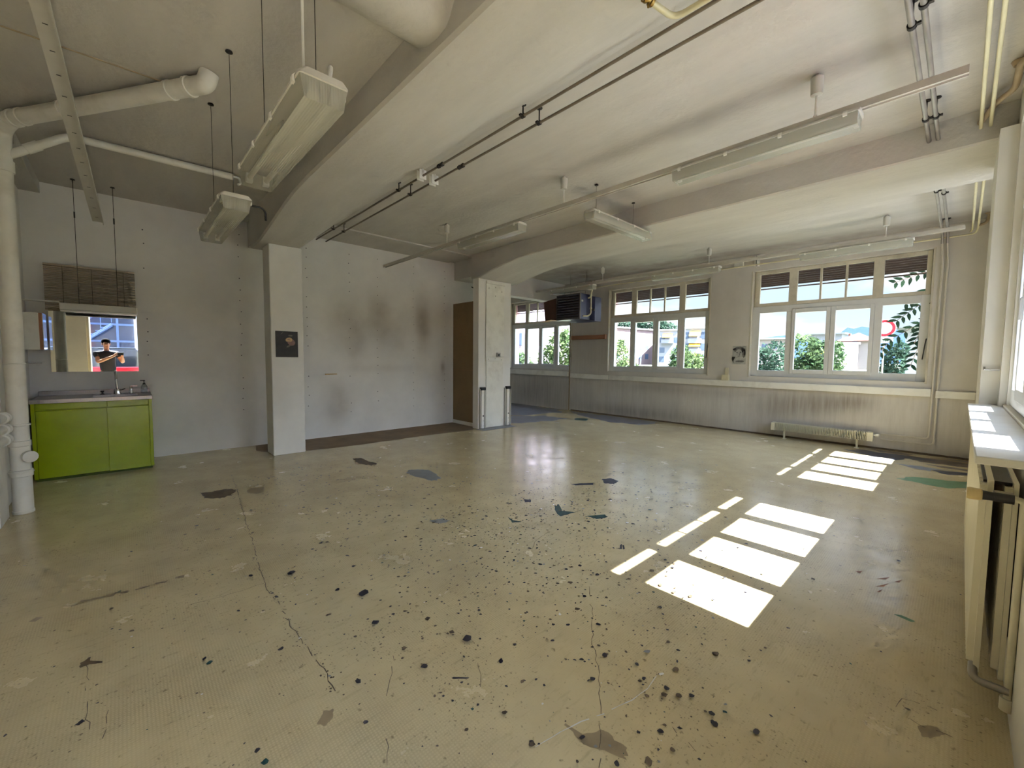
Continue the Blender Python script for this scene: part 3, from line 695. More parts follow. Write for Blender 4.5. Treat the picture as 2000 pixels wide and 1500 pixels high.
p1 = pipe('ceiling_pipe', 'brownish ceiling pipe hugging the haunched beam', [(.19, 2.365, zp), (-7.28, 2.372, zp)], .0105, 'dark_pipe', [(-2.45, 2.366, zp), (-4.48, 2.37, zp), (-6.5, 2.37, zp)], group='paired ceiling pipes along the haunched beam', couplings=[(-3.62, 2.368, zp)], cz=3.41)
p2 = pipe('ceiling_pipe', 'brownish ceiling pipe on the window side of its twin', [(.19, 2.53, zp), (-7.3, 2.53, zp)], .0105, 'dark_pipe', [(-2.43, 2.53, zp), (-4.5, 2.53, zp), (-6.52, 2.53, zp)], group='paired ceiling pipes along the haunched beam', couplings=[(-3.5, 2.53, zp)])
for p_, y in ((p1, 2.367), (p2, 2.53)):
    x = -3.98 if y < 2.4 else -4.0
    m = MB().box(x-.03, x-.024, y-.04, y+.04, zp-.035, zp+.06).box(x+.024, x+.03, y-.04, y+.04, zp-.035, zp+.06).box(x-.03, x+.03, y-.006, y+.006, zp+.03, zp+.07)
    build('bracket', m, 'lamp_white', p_)
for x, lab in ((-.29, 'grey ceiling pipe through the wide beam, on the lamp side'), (-.245, 'grey ceiling pipe through the wide beam, on the sunny side')):
    xx = x if x < -.27 else -.235
    lo_ = x < -.27
    gp = pipe('ceiling_pipe', lab, [(xx, 2.7, 3.3), (xx, 8.80, 3.3), (xx, 8.87, 3.16)], .0150 if lo_ else .0145, 'grey_pipe',
         [(xx, 3.30 if lo_ else 3.15, 3.3), (xx, 4.62, 3.3), (xx, 6.62 if lo_ else 6.75, 3.3), (xx, 8.55, 3.3)], (0, 1, 0), .06, 'grey pipe pair to the small radiator')
    x2 = xx-(.0 if lo_ else .0)
    build('wall_run', MB().tube([(xx, 8.87, 3.17), (x2+.02, 8.905, 2.9), (x2+.005, 8.925, .258 if lo_ else .172), (-.83, 8.925, .258 if lo_ else .172)], .011, 10, .05), 'wall_pipe', gp, label='painted pipe run down the wall to the radiator')
for x, lab in ((.004, 'cream ceiling pipe beside the grey pair'), (.056, 'cream ceiling pipe against the pier')):
    pipe('ceiling_pipe', lab, [(x, 2.6, 3.3), (x, 8.75 if x > .03 else 8.84, 3.3), (x-.02, 8.85, 3.265 if x < .03 else 3.235)] + ([(-6.7, 8.87, 3.235), (-6.72, 8.7, 3.26)] if x > .03 else []), .0115, 'yellow_pipe', (), (0, 1, 0), .05, 'cream pipe pair beside the pier')
sp_ = thing('conduit_saddle', 'pale conduit saddle above the gap between the far windows', 'bracket', (-3.1, 8.9, 3.24))
build('saddle_plate', MB().box(-3.16, -3.0, 8.90, 8.95, 3.26, 3.36).prism([(-3.14, 3.36), (-3.02, 3.36), (-3.06, 3.24), (-3.1, 3.24)], 1, 8.88, 8.93), 'white_paint', sp_, .003)
build('saddle_strap', MB().box(-2.78, -2.765, 8.85, 8.955, 3.2, 3.40).box(-2.74, -2.725, 8.85, 8.955, 3.2, 3.40), 'white_paint', sp_)
t = thing('vent_pipe', 'rusty beige pipe elbow under the slab beside the pier', 'pipe', (.05, 4.8, 3.36))
build('pipe_elbow', MB().tube([(.0, 5.1, 3.34), (.08, 4.82, 3.36), (.155, 4.7, 3.365), (.16, 4.35, 3.37), (.2, 4.3, 3.38)], .02, 12, .06), 'brown_pipe', t)
build('wall_rose', MB().lathe((.16, 4.45, 3.405), [(.03, 0), (.042, .03)], 12), 'brown_pipe', t)
t = thing('vent_pipe', 'dirty pipe stub in the far corner under the slab', 'pipe', (.1, 8.6, 3.3))
build('pipe_elbow', MB().tube([(.06, 8.6, 3.29), (.13, 8.6, 3.31), (.15, 8.6, 3.43)], .018, 12, .04), 'brown_pipe', t)
build('wall_rose', MB().lathe((.15, 8.6, 3.415), [(.03, 0), (.05, .022)], 12), 'brown_pipe', t)
# valve pipes at the top of the picture
zz = 3.14
def vp_pipe(label, y, xb, yend):
    t = thing('heating_pipe', label, 'pipe', (xb, y, zz), 0, 'white heating pipes with brass valves')
    build('pipe_run', MB().tube([(.19, y, zz), (xb, y, zz), (xb-.10, yend, zz)], .0145, 14, .06), 'yellow_pipe', t)
    a = Vector((-.1, yend-y, 0)).normalized(); c = Vector((xb, y, zz))+a*.2
    build('brass_valve', MB().lathe(c-a*.03, [(.016, 0), (.022, .004), (.022, .02), (.016, .024), (.016, .04), (.022, .044), (.022, .06)], 10, a).tube([c, c+Vector((0, 0, -.035))], .006, 8), 'brass', t)
    return t
v1 = vp_pipe('white bent heating pipe nearer the window bay with brass valve', 2.10, -1.08, 1.5)
v2 = vp_pipe('white bent heating pipe close behind its twin with brass valve', 1.99, -.93, 1.45)
build('pipe_bracket', MB().box(-1.22, -.94, 1.70, 1.73, 3.105, 3.125).tube([(-1.14, 1.715, 3.12), (-1.14, 1.715, 3.185)], .006, 8).tube([(-1.0, 1.715, 3.12), (-1.0, 1.715, 3.185)], .006, 8), 'dark', v1)

# ------------------------------------------------------------------ sink corner
cab = thing('sink_cabinet', 'lime green lacquered sink cabinet with two sliding doors', 'cabinet', (-7.17, -.265, 0))
build('cabinet_body', MB().box(-7.52, -6.855, -.762, .236, .03, .868).box(-6.855, -6.83, -.762, -.73, .03, .868).box(-6.855, -6.83, .205, .236, .03, .868), 'green', cab, .003)
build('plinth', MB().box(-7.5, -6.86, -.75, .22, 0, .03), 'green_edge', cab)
build('door', MB().box(-6.85, -6.832, -.728, -.15, .035, .785), 'green', cab, .003, label='wide green sliding door')
build('door', MB().box(-6.84, -6.815, -.168, .203, .03, .79), 'green', cab, .003, label='narrow green sliding door in front')
build('top_panel', MB().box(-6.85, -6.831, -.728, -.165, .797, .866), 'green', cab, .003)
build('top_panel', MB().box(-6.85, -6.831, -.160, .203, .797, .866), 'green', cab, .003)
wk = thing('sink_worktop', 'brushed steel sink worktop on the green cabinet', 'worktop', (-7.17, -.265, .868))
m = MB()
for a in ((-7.52, -7.34, -.765, .24), (-6.93, -6.81, -.765, .24), (-7.34, -6.93, -.765, -.30), (-7.34, -6.93, .12, .24)): m.box(a[0], a[1], a[2], a[3], .876, .905)
m.box(-7.522, -7.505, -.765, .24, .905, .962).box(-6.815, -6.80, -.768, .243, .868, .912).box(-7.52, -6.81, .232, .243, .87, .912).box(-7.52, -6.81, -.768, -.757, .87, .912)
build('drainer_top', m, 'steel', wk, .002)
build('sink_basin', MB().box(-7.34, -6.93, -.30, .12, .878, .882).box(-7.34, -7.335, -.30, .12, .88, .904).box(-6.935, -6.93, -.30, .12, .88, .904).box(-7.34, -6.93, -.30, -.295, .88, .904).box(-7.34, -6.93, .115, .12, .88, .904), 'steel', wk)
build('drain_knob', MB().lathe((-7.40, -.215, .905), [(.022, 0), (.02, .01), (.008, .014), (.008, .03), (.018, .034), (.016, .045)], 12), 'dark', wk)
fc = thing('faucet', 'chrome gooseneck faucet on the steel worktop', 'faucet', (-7.40, -.075, .905))
build('faucet_base', MB().lathe((-7.40, -.075, .905), [(.036, 0), (.034, .03), (.028, .06), (.018, .065)], 16), 'chrome', fc)
build('spout', MB().tube([(-7.40, -.075, .96), (-7.40, -.085, 1.12), (-7.33, -.09, 1.20), (-7.25, -.08, 1.16), (-7.24, -.08, 1.10)], .013, 12, .05), 'chrome', fc)
build('lever', MB().tube([(-7.40, -.06, .95), (-7.38, .0, .975)], .009, 8), 'chrome', fc)
tp = thing('side_tap', 'small chrome tap beside the gooseneck faucet', 'tap', (-7.40, .055, .905))
build('tap_body', MB().lathe((-7.40, .055, .905), [(.022, 0), (.02, .05), (.018, .085), (.012, .092)], 14), 'chrome', tp)
build('tap_lever', MB().box(-7.412, -7.388, .045, .12, .997, 1.006), 'chrome', tp, .003)
sb = thing('soap_dispenser', 'clear soap bottle with a black pump on the worktop corner', 'soap bottle', (-7.38, .185, .905))
build('bottle', MB().lathe((-7.38, .185, .906), [(.03, 0), (.034, .01), (.034, .085), (.022, .11), (.012, .12)], 16), 'soap', sb)
build('pump', MB().lathe((-7.38, .185, 1.02), [(.014, 0), (.014, .018), (.005, .02), (.005, .045), (.012, .046), (.012, .056)], 12).box(-7.386, -7.374, .145, .19, 1.067, 1.078), 'black', sb)
mr = thing('wall_mirror', 'frameless mirror above the green sink unit reflecting a man at a doorway', 'mirror', (-7.51, -.25, 1.19))
build('mirror_glass', MB().box(-7.515, -7.51, -.648, .142, 1.193, 1.965), 'mirror', mr)
build('mirror_backing', MB().box(-7.526, -7.516, -.65, .144, 1.19, 1.967), 'lamp_white', mr)
ml = thing('mirror_lamp', 'long white box lamp hung on two wires above the mirror', 'lamp', (-7.15, -.19, 1.9))
build('lamp_housing', MB().box(-7.22, -7.10, -.525, .145, 1.925, 2.005), 'lamp_grey', ml, .006)
build('lamp_cover', MB().box(-7.21, -7.11, -.52, .14, 1.905, 1.925), 'lamp_white', ml, .004)
for y in (-.365, -.03):
    build('suspension_wire', MB().tube([(-7.14, y, 2.005), (-7.14, y, ZC-.004)], .0028, 6).lathe((-7.14, y, ZC-.008), [(.022, 0), (.02, .008)], 12).tube([(-7.14, y, 3.0), (-7.14, y, 3.07)], .007, 8), 'dark', ml)
bl = thing('venetian_blind', 'grey venetian blind hung on the wall above the mirror lamp', 'blind', (-7.47, -.26, 2.0))
build('head_rail', MB().box(-7.49, -7.44, -.665, .14, 2.468, 2.49), 'slat', bl, .002)
m = MB()
for k in range(22):
    z = 2.46-k*.0198; m.prism([(-7.461, z-.0085), (-7.453, z-.001), (-7.467, z+.0072), (-7.4685, z+.0072), (-7.4555, z-.001), (-7.4625, z-.0085)], 1, -.665, .14)
for k in range(5):
    z = 2.46-(22+k)*.0198; m.prism([(-7.461, z-.0085), (-7.453, z-.001), (-7.467, z+.0072), (-7.4685, z+.0072), (-7.4555, z-.001), (-7.4625, z-.0085)], 1, -.665, -.50)
build('slats', m, 'slat', bl)
m = MB()
for y in (-.51, -.26, .03): m.tube([(-7.44, y, 2.47), (-7.44, y, 2.03)], .0018, 6).tube([(-7.494, y, 2.47), (-7.494, y, 2.03)], .0018, 6)
build('ladder_cords', m, 'dark', bl)
build('bottom_rail', MB().box(-7.49, -7.44, -.50, .14, 2.01, 2.026), 'slat', bl, .002)
mc = thing('mirror_cabinet', 'small white wall cabinet with brown edge beside the mirror', 'cabinet', (-7.3, -.74, 1.455))
build('cabinet_body', MB().box(-7.52, -7.1, -.828, -.69, 1.458, 1.876), 'white_paint', mc, .003)
build('door_edge', MB().box(-7.50, -7.105, -.69, -.664, 1.46, 1.874), 'wood', mc)
build('mirror_door', MB().box(-7.50, -7.108, -.663, -.658, 1.46, 1.874), 'mirror', mc)
tag(build('shelf_bar', MB().box(-7.26, -7.15, -.82, -.53, 2.012, 2.024), 'white_paint', None, .002), 'thin white shelf bar above the small wall cabinet', 'shelf')
gs = thing('glass_shelf', 'little glass shelf under the small wall cabinet', 'shelf', (-7.2, -.77, 1.31))
build('shelf_plate', MB().box(-7.45, -7.1, -.828, -.69, 1.312, 1.320), 'glass', gs)
build('shelf_clip', MB().box(-7.3, -7.27, -.83, -.70, 1.300, 1.312), 'chrome', gs)
# waste stack
st = thing('waste_stack', 'thick white waste stack standing on the floor beside the sink unit', 'pipe', (-5.617, -.70, 0))
build('stack_pipe', MB().tube([(-5.617, -.70, 0), (-5.617, -.70, 3.16), (-5.60, -.69, 3.3), (-5.45, -.62, 3.345)], .064, 20, .1), 'white_paint', st)
for z, h, r in ((.0, .03, .068), (.33, .06, .073), (.36, .02, .078), (.60, .05, .072), (.78, .02, .075), (1.32, .012, .068), (2.95, .1, .074)):
    build('pipe_collar', MB().lathe((-5.617, -.70, z), [(.064, 0), (r, .004), (r, h-.004), (.064, h)], 20), 'white_paint', st)
build('inspection_cap', MB().lathe((-5.56, -.645, .51), [(.05, 0), (.05, .035), (.03, .045)], 18, (.85, .4, 0)), 'white_paint', st)
bd = thing('ceiling_duct', 'white drain pipe slanting across the ceiling from the stack to an elbow', 'pipe', (-4.6, 0, 3.34))
pa, pb = Vector((-5.45, -.62, 3.345)), Vector((-3.86, .45, 3.355))
build('duct_run', MB().tube([pa, pb, (-3.80, .50, 3.36), (-3.78, .52, ZC)], .06, 18, .05), 'white_paint', bd)
for tt, r in ((.03, .068), (.08, .066), (.32, .066), (.88, .066), (.97, .068)):
    c = pa.lerp(pb, tt); a = (pb-pa).normalized()
    build('duct_collar', MB().lathe(c-a*.015, [(.06, 0), (r, .003), (r, .027), (.06, .03)], 18, a), 'white_paint', bd)
bt = thing('ceiling_tube', 'thinner white tube under the ceiling branching off the stack', 'pipe', (-5.62, .2, 3.39))
build('tube_run', MB().tube([(-5.617, -.66, 3.10), (-5.62, -.30, 3.385), (-5.62, .96, 3.395)], .034, 14, .08), 'white_paint', bt)
build('tube_joint', MB().tube([(-5.618, -.56, 3.18), (-5.619, -.48, 3.243)], .041, 14), 'white_paint', bt)
build('end_hook', MB().tube([(-5.62, .96, 3.40), (-5.62, 1.02, 3.40), (-5.62, 1.03, 3.34), (-5.6, 1.0, 3.32)], .012, 10, .02), 'lamp_white', bt)
fl = thing('flanged_manifold', 'white flanged pipe ends stacked against the waste stack', 'pipe', (-5.5, -.78, .6))
for k, z in enumerate((.87, .775, .685)):
    build('pipe_end', MB().tube([(-5.20, -.79, z), (-5.52, -.762, z)], .038, 14).lathe((-5.42, -.77, z), [(.04, 0), (.05, .004), (.05, .03), (.04, .034)], 16, (-1, .08, 0)).lathe((-5.50, -.763, z), [(.036, 0), (.046, .003), (.046, .02), (.02, .028)], 16, (-1, .08, 0)), 'white_paint', fl)
build('support_block', MB().box(-5.54, -5.2, -.9, -.772, 0, .64), 'white_paint', fl, .006)
# perforated strap
d = (rt*-.843+dn*.1706+fw).normalized(); e1 = Vector((-6.5, -.155, 2.86)); e0 = e1-d*((ZC-.03-e1.z)/-d.z)
w_ = d.cross(Vector((0, 0, 1))).normalized()*.043; n_ = d.cross(w_).normalized()*.004
sm = thing('metal_strap', 'long slotted metal strap hanging obliquely from the ceiling in the sink bay', 'strap', e1)
m = MB(); L_ = (e1-e0).length
m.obox((e0+e1)/2, d*(L_/2), w_, n_); m.obox((e0+e1)/2+w_+n_*3, d*(L_/2), w_.normalized()*.003, n_.normalized()*.018)
build('strap_plate', m, 'lamp_grey', sm)
m = MB()
for k in range(int(L_/.22)):
    c = e1-d*(.12+k*.22)
    for sgn in (-1, 1): m.obox(c+sgn*n_.normalized()*.0045, w_.normalized()*.012, d*.003, n_.normalized()*.0008)
build('slots', m, 'black', sm)

# pictures, boards and small things
pc = thing('picture', 'dark unframed picture of a pale rose on the square column', 'picture', (-6.545, 1.705, 1.395))
def disc(mb, c, ry, rz, x, rot=0., n=22):
    mb.poly([(x, c[0]+ry*math.cos(a)*math.cos(rot)-rz*math.sin(a)*math.sin(rot), c[1]+ry*math.cos(a)*math.sin(rot)+rz*math.sin(a)*math.cos(rot)) for a in [2*PI*k/n for k in range(n)]])
M['pic_dark'] = pm('dark_green_black_print', (38, 33, 30), .5, var=.45, scale=14)
M['pic_rose'] = pm('pale_rose_print', (206, 170, 122), .5, var=.15, scale=40)
M['pic_mauve'] = pm('mauve_petal_print', (140, 104, 98), .5, var=.2, scale=40)
M['pic_leaf'] = pm('grey_leaf_print', (108, 98, 84), .5, var=.2, scale=40)
build('print', MB().box(-6.5495, -6.546, 1.562, 1.852, 1.398, 1.766), 'pic_dark', pc)
m = MB(); x = -6.5455
m.mat('pic_mauve'); disc(m, (1.765, 1.61), .052, .045, x, -.5)
m.mat('pic_rose'); disc(m, (1.735, 1.645), .045, .032, x+.0003, .15)
m.mat('pic_leaf'); disc(m, (1.728, 1.555), .032, .012, x+.0003, .5); disc(m, (1.645, 1.735), .022, .004, x+.0003, .9); disc(m, (1.755, 1.705), .03, .012, x+.0003, 0)
m.mat('pic_mauve'); disc(m, (1.732, 1.652), .022, .005, x+.0006, .3); disc(m, (1.735, 1.628), .026, .004, x+.0006, .2)
build('rose', m, None, pc)
fp = thing('portrait_print', 'black and white portrait print on the wall between the two far windows', 'print', (-3.02, 8.945, 1.34))
M['pr_light'] = pm('grey_print', (172, 172, 166), .6, var=.2, scale=20)
M['pr_dark'] = pm('black_print_ink', (44, 42, 42), .6, var=.3, scale=30)
M['pr_mid'] = pm('mid_grey_print', (112, 110, 106), .6, var=.35, scale=30)
build('print_sheet', MB().box(-3.142, -2.893, 8.949, 8.9535, 1.343, 1.70), 'pr_light', fp)
m = MB(); y = 8.9485
def dy(c, a, b, yy, rot=0.):
    m.poly([(c[0]+a*math.cos(t)*math.cos(rot)-b*math.sin(t)*math.sin(rot), yy, c[1]+a*math.cos(t)*math.sin(rot)+b*math.sin(t)*math.cos(rot)) for t in [2*PI*k/18 for k in range(18)]])
m.mat('pr_mid'); dy((-3.02, 1.63), .105, .058, y); dy((-2.93, 1.56), .03, .09, y)
m.mat('pr_light'); dy((-3.025, 1.555), .062, .085, y-.0004)
m.mat('pr_dark'); dy((-3.055, 1.575), .014, .007, y-.0008); dy((-2.995, 1.578), .017, .006, y-.0008); dy((-3.02, 1.505), .022, .005, y-.0008); dy((-2.962, 1.62), .012, .05, y-.0008, .2); dy((-2.915, 1.57), .014, .06, y-.0008); dy((-3.105, 1.64), .032, .02, y-.0008, .3)
m.poly([(-3.145, y-.0008, 1.49), (-3.085, y-.0008, 1.485), (-3.105, y-.0008, 1.44), (-3.12, y-.0008, 1.40), (-3.10, y-.0008, 1.35), (-3.135, y-.0008, 1.40), (-3.15, y-.0008, 1.44)])
m.mat('pr_mid'); dy((-3.0, 1.40), .08, .02, y-.0006); dy((-3.01, 1.535), .006, .025, y-.0009)
build('portrait', m, None, fp)
tag(build('wood_peg', MB().box(XA, XA+.03, 2.555, 2.75, 1.098, 1.112), 'pale_wood', None, .002), 'short pale wooden batten fixed low on the board wall', 'batten')
jb = thing('junction_box', 'cream junction box on the duct between the far windows', 'junction box', (-3.24, 8.92, 1.03))
build('box', MB().box(-3.31, -3.175, 8.88, 8.955, 1.012, 1.125), 'cream_paint', jb, .006)
build('conduit', MB().box(-3.265, -3.20, 8.935, 8.955, 1.125, 1.27), 'cream_paint', jb, .003)
hb = thing('hardboard_sheet', 'brown hardboard sheet closing the gap beside the boarded column', 'board', (-7.1, 5.235, 0))
build('sheet', MB().box(-7.50, -6.67, 5.225, 5.24, .075, 2.56), 'hardboard', hb)
build('kick_strip', MB().box(-7.50, -6.67, 5.215, 5.25, .0, .07), 'white_paint', hb, .004)
build('seam', MB().box(-7.50, -6.67, 5.2235, 5.2255, 1.155, 1.162), 'wood', hb)
hk = thing('wall_hook_rail', 'dark hook rail above the hardboard sheet', 'hook', (-6.8, 5.3, 2.6))
build('hook', MB().tube([(-6.86, 5.3, 2.58), (-6.86, 5.3, 2.83), (-6.95, 5.3, 2.87)], .012, 8, .03), 'dark', hk)
# boarded column
cc = thing('column_cover', 'white painted board cover screwed to the wide column', 'column cover', (-6.48, 5.53, 0))
build('upper_board', MB().box(-6.486, -6.462, 5.292, 5.768, 1.436, 2.885), 'white_paint', cc, .003)
build('top_cap', MB().box(-6.486, -6.452, 5.30, 5.785, 2.886, 2.944), 'white_paint', cc, .004)
build('lower_board', MB().box(-6.486, -6.464, 5.306, 5.755, .012, 1.35), 'white_paint', cc, .003)
build('middle_strip', MB().box(-6.486, -6.458, 5.296, 5.765, 1.352, 1.434), 'white_paint', cc, .003)
m = MB()
for y, z in ((5.36, 2.80), (5.53, 2.83), (5.70, 2.76), (5.53, 2.66), (5.35, 1.39), (5.53, 1.41), (5.70, 1.38)): m.lathe((-6.462, y, z), [(.011, 0), (.009, .005)], 8, (1, 0, 0))
build('screws', m, 'galv', cc)
def guide(y0, y1, label):
    g = thing('guide_post', label, 'guide post', (-6.47, (y0+y1)/2, 0), 0, 'metal guide posts on the boarded column')
    build('channel', MB().box(-6.486, -6.476, y0, y1, 0, .80).box(-6.476, -6.44, y0, y0+.012, 0, .80).box(-6.476, -6.44, y1-.012, y1, 0, .80), 'lamp_grey', g, .002)
    c = (y0+y1)/2
    build('slide_bar', MB().box(-6.476, -6.44, c-.035, c+.035, .01, .78), 'white_paint', g, .003)
    build('head_block', MB().box(-6.48, -6.42, c-.055, c+.06, .775, .832), 'black', g, .006)
    m = MB()
    for z, r in ((.06, .006), (.16, .007), (.26, .018)): m.lathe((-6.441, c+.01, z), [(r, 0), (r*.7, .004)], 10, (1, 0, 0))
    build('bolt_holes', m, 'black', g)
guide(5.135, 5.275, 'white guide post with black head on the column edge by the hardboard')
guide(5.80, 5.965, 'white guide post with black head on the column edge by the windows')
th = thing('thermostat', 'small grey thermostat box on the boarded column', 'thermostat', (-6.45, 5.605, 1.435))
build('thermostat_case', MB().box(-6.462, -6.425, 5.56, 5.65, 1.437, 1.525), 'galv', th, .004)
build('dial', MB().lathe((-6.425, 5.605, 1.48), [(.022, 0), (.018, .012)], 14, (1, 0, 0)), 'black', th)
tag(build('threshold_plate', MB().box(-6.47, -6.24, 5.06, 5.95, 0, .006), 'fk_slate', None, .002), 'dark floor plate at the foot of the boarded column', 'plate')
# unit heater
ht = thing('unit_heater', 'navy blue louvred unit heater hung near the far corner', 'heater', (-6.3, 7.8, 2.32))
build('casing', MB().box(-6.645, -5.95, 7.63, 7.98, 2.325, 2.905), 'blue_metal', ht, .008)
build('front_frame', MB().box(-6.65, -6.615, 7.6, 7.635, 2.325, 2.905).box(-5.98, -5.945, 7.6, 7.635, 2.325, 2.905).box(-6.615, -5.98, 7.6, 7.635, 2.325, 2.35).box(-6.615, -5.98, 7.6, 7.635, 2.88, 2.905), 'louvre', ht)
m = MB()
for k in range(9):
    z = 2.36+k*.058; m.prism([(7.565, z-.012), (7.63, z+.035), (7.63, z+.04), (7.562, z-.006)], 0, -6.62, -5.975)
build('louvres', m, 'louvre', ht)
build('fan_shroud', MB().loft([[(-6.6, 7.98, 2.34), (-5.97, 7.98, 2.34), (-5.97, 7.98, 2.88), (-6.6, 7.98, 2.88)], [(-6.62, 8.05, 2.30), (-5.86, 8.05, 2.30), (-5.86, 8.05, 2.86), (-6.62, 8.05, 2.86)], [(-6.62, 8.30, 2.30), (-5.86, 8.30, 2.30), (-5.86, 8.30, 2.86), (-6.62, 8.30, 2.86)]]), 'blue_metal', ht, .006)
build('motor', MB().lathe((-6.25, 8.30, 2.6), [(.16, 0), (.15, .12), (.08, .18)], 18, (0, 1, 0)), 'louvre', ht)
for x in (-6.5, -6.05):
    build('hanger_rod', MB().tube([(x, 7.93, 2.9), (x, 7.93, ZC)], .006, 8), 'galv', ht)
build('rating_plate', MB().box(-5.951, -5.946, 7.66, 7.72, 2.72, 2.76), 'galv', ht)
build('supply_pipe', MB().tube([(-5.90, 7.95, 3.22), (-5.90, 7.95, 2.46), (-5.91, 7.85, 2.40), (-5.95, 7.72, 2.40)], .017, 12, .04).lathe((-5.90, 7.95, 2.56), [(.017, 0), (.026, .004), (.026, .04), (.017, .044)], 12), 'cream_paint', ht)
build('return_pipe', MB().tube([(-5.95, 7.90, 2.82), (-5.90, 7.91, 2.82), (-5.89, 7.93, 2.90), (-5.86, 8.0, 3.22)], .017, 12, .03), 'cream_paint', ht)
build('pipe_valve', MB().tube([(-5.90, 7.95, 2.55), (-5.84, 7.99, 2.55)], .012, 8).box(-5.85, -5.83, 7.97, 8.02, 2.53, 2.57), 'dark', ht)
build('air_deflector', MB().prism([(-7.10, 2.80), (-6.66, 2.86), (-6.66, 2.33), (-7.04, 2.33), (-7.08, 2.60)], 1, 7.64, 7.95), 'brown_board', ht)
build('deflector_flap', MB().loft([[(-7.05, 7.50, 2.30), (-6.66, 7.42, 2.325), (-6.66, 7.42, 2.331), (-7.05, 7.50, 2.306)], [(-7.05, 7.7, 2.318), (-6.66, 7.7, 2.33), (-6.66, 7.7, 2.336), (-7.05, 7.7, 2.324)]]), 'cardboard', ht)
tag(build('wall_rail', MB().box(-7.235, -6.19, 8.90, 8.955, 1.925, 2.03).box(-6.185, -6.14, 8.88, 8.955, 1.92, 2.035), 'wood', None, .003), 'reddish wooden rail on the wall below the heater', 'rail')
# small finned radiator
sr = thing('finned_radiator', 'low finned convector radiator under the window nearest the corner', 'radiator', (-1.62, 8.8, 0))
m = MB()
for k in range(62): m.box(-2.29+k*.0212, -2.283+k*.0212, 8.735, 8.865, .145, .282)
build('fins', m, 'rad_cream', sr)
build('core_tube', MB().tube([(-2.34, 8.80, .18), (-.91, 8.80, .18)], .018, 10).tube([(-2.34, 8.80, .25), (-.91, 8.80, .25)], .018, 10), 'rad_cream', sr)
build('end_cap', MB().box(-2.345, -2.292, 8.73, 8.87, .142, .285), 'rad_cream', sr, .005)
build('end_cap', MB().box(-.985, -.905, 8.73, 8.87, .142, .285), 'rad_cream', sr, .005)
for x in (-2.14, -1.108):
    build('leg', MB().box(x-.012, x+.012, 8.78, 8.82, .004, .15).box(x-.03, x+.03, 8.76, 8.84, 0, .006), 'rad_cream', sr)
build('valve', MB().lathe((-.905, 8.80, .24), [(.014, 0), (.014, .02), (.026, .022), (.028, .06), (.02, .07)], 14, (1, 0, 0)), 'lamp_white', sr)
# big double radiator and sill
tag(build('window_sill', MB().box(.048, .256, 2.14, 4.873, 1.072, 1.10), 'sill', None, .004), 'deep white sill lit by sun stripes above the big radiator', 'sill', None, 'structure')
br = thing('panel_radiator', 'big cream double panel radiator under the sunlit sill', 'radiator', (.13, 3.5, 0))
def panel(xf, xb, label):
    m = MB(); m.box(xf+.02, xb, 2.5, 4.75, .165, .955)
    y = 2.52
    while y < 4.72:
        m.prism([(xf+.021, y), (xf, y+.006), (xf, y+.022), (xf+.021, y+.028)], 2, .19, .93); y += .042
    return build('heating_panel', m, 'rad_cream', br, label=label)
panel(.075, .112, 'front fluted heating panel'); panel(.142, .176, 'rear fluted heating panel')
build('top_grille', MB().box(.085, .17, 2.56, 4.70, .935, .945), 'dark', br)
for y in (2.75, 3.6, 4.5): build('wall_bracket', MB().box(.176, .199, y-.02, y+.02, .25, .85), 'dark', br)
build('cross_pipe', MB().tube([(.095, 2.52, .185), (.095, 2.46, .15), (.19, 2.46, .15)], .014, 10, .03), 'galv', br)
build('valve_pipe', MB().tube([(.11, 2.47, .91), (.16, 2.47, .91)], .015, 10), 'galv', br)
vl = build('thermostat_valve', MB().lathe((.112, 2.44, .905), [(.016, 0), (.018, .03), (.012, .034)], 14, (-1, 0, 0)).lathe((.112, 2.44, .905), [(.018, 0), (.018, .05)], 14, (1, 0, 0)), 'black', br)
build('valve_head', MB().lathe((.082, 2.44, .905), [(.017, 0), (.022, .004), (.024, .035), (.021, .042)], 18, (-1, 0, 0)), 'valve_beige', vl)
build('feed_pipe', MB().tube([(.16, 2.46, .905), (.188, 2.46, .90), (.188, 2.47, .12)], .0115, 12, .02).lathe((.188, 2.47, .07), [(.02, 0), (.02, .05)], 12), 'rad_cream', br)
rd = thing('stay_rod', 'thin steel stay rod across the pier above the sunlit sill', 'rod', (.12, 4.85, 1.365))
build('rod', MB().tube([(.118, 4.848, 1.368), (.233, 4.848, 1.366)], .006, 10), 'chrome', rd)
build('rod_hook', MB().tube([(.119, 4.85, 1.366), (.119, 4.85, 1.39)], .006, 8).box(.226, .2355, 4.835, 4.87, 1.36, 1.405), 'galv', rd)
tag(build('slotted_strip', MB().box(.205, .225, 4.845, 4.872, 1.95, 2.55), 'galv', None, .002), 'dark metal strip beside the slot in the sunny pier', 'strip')

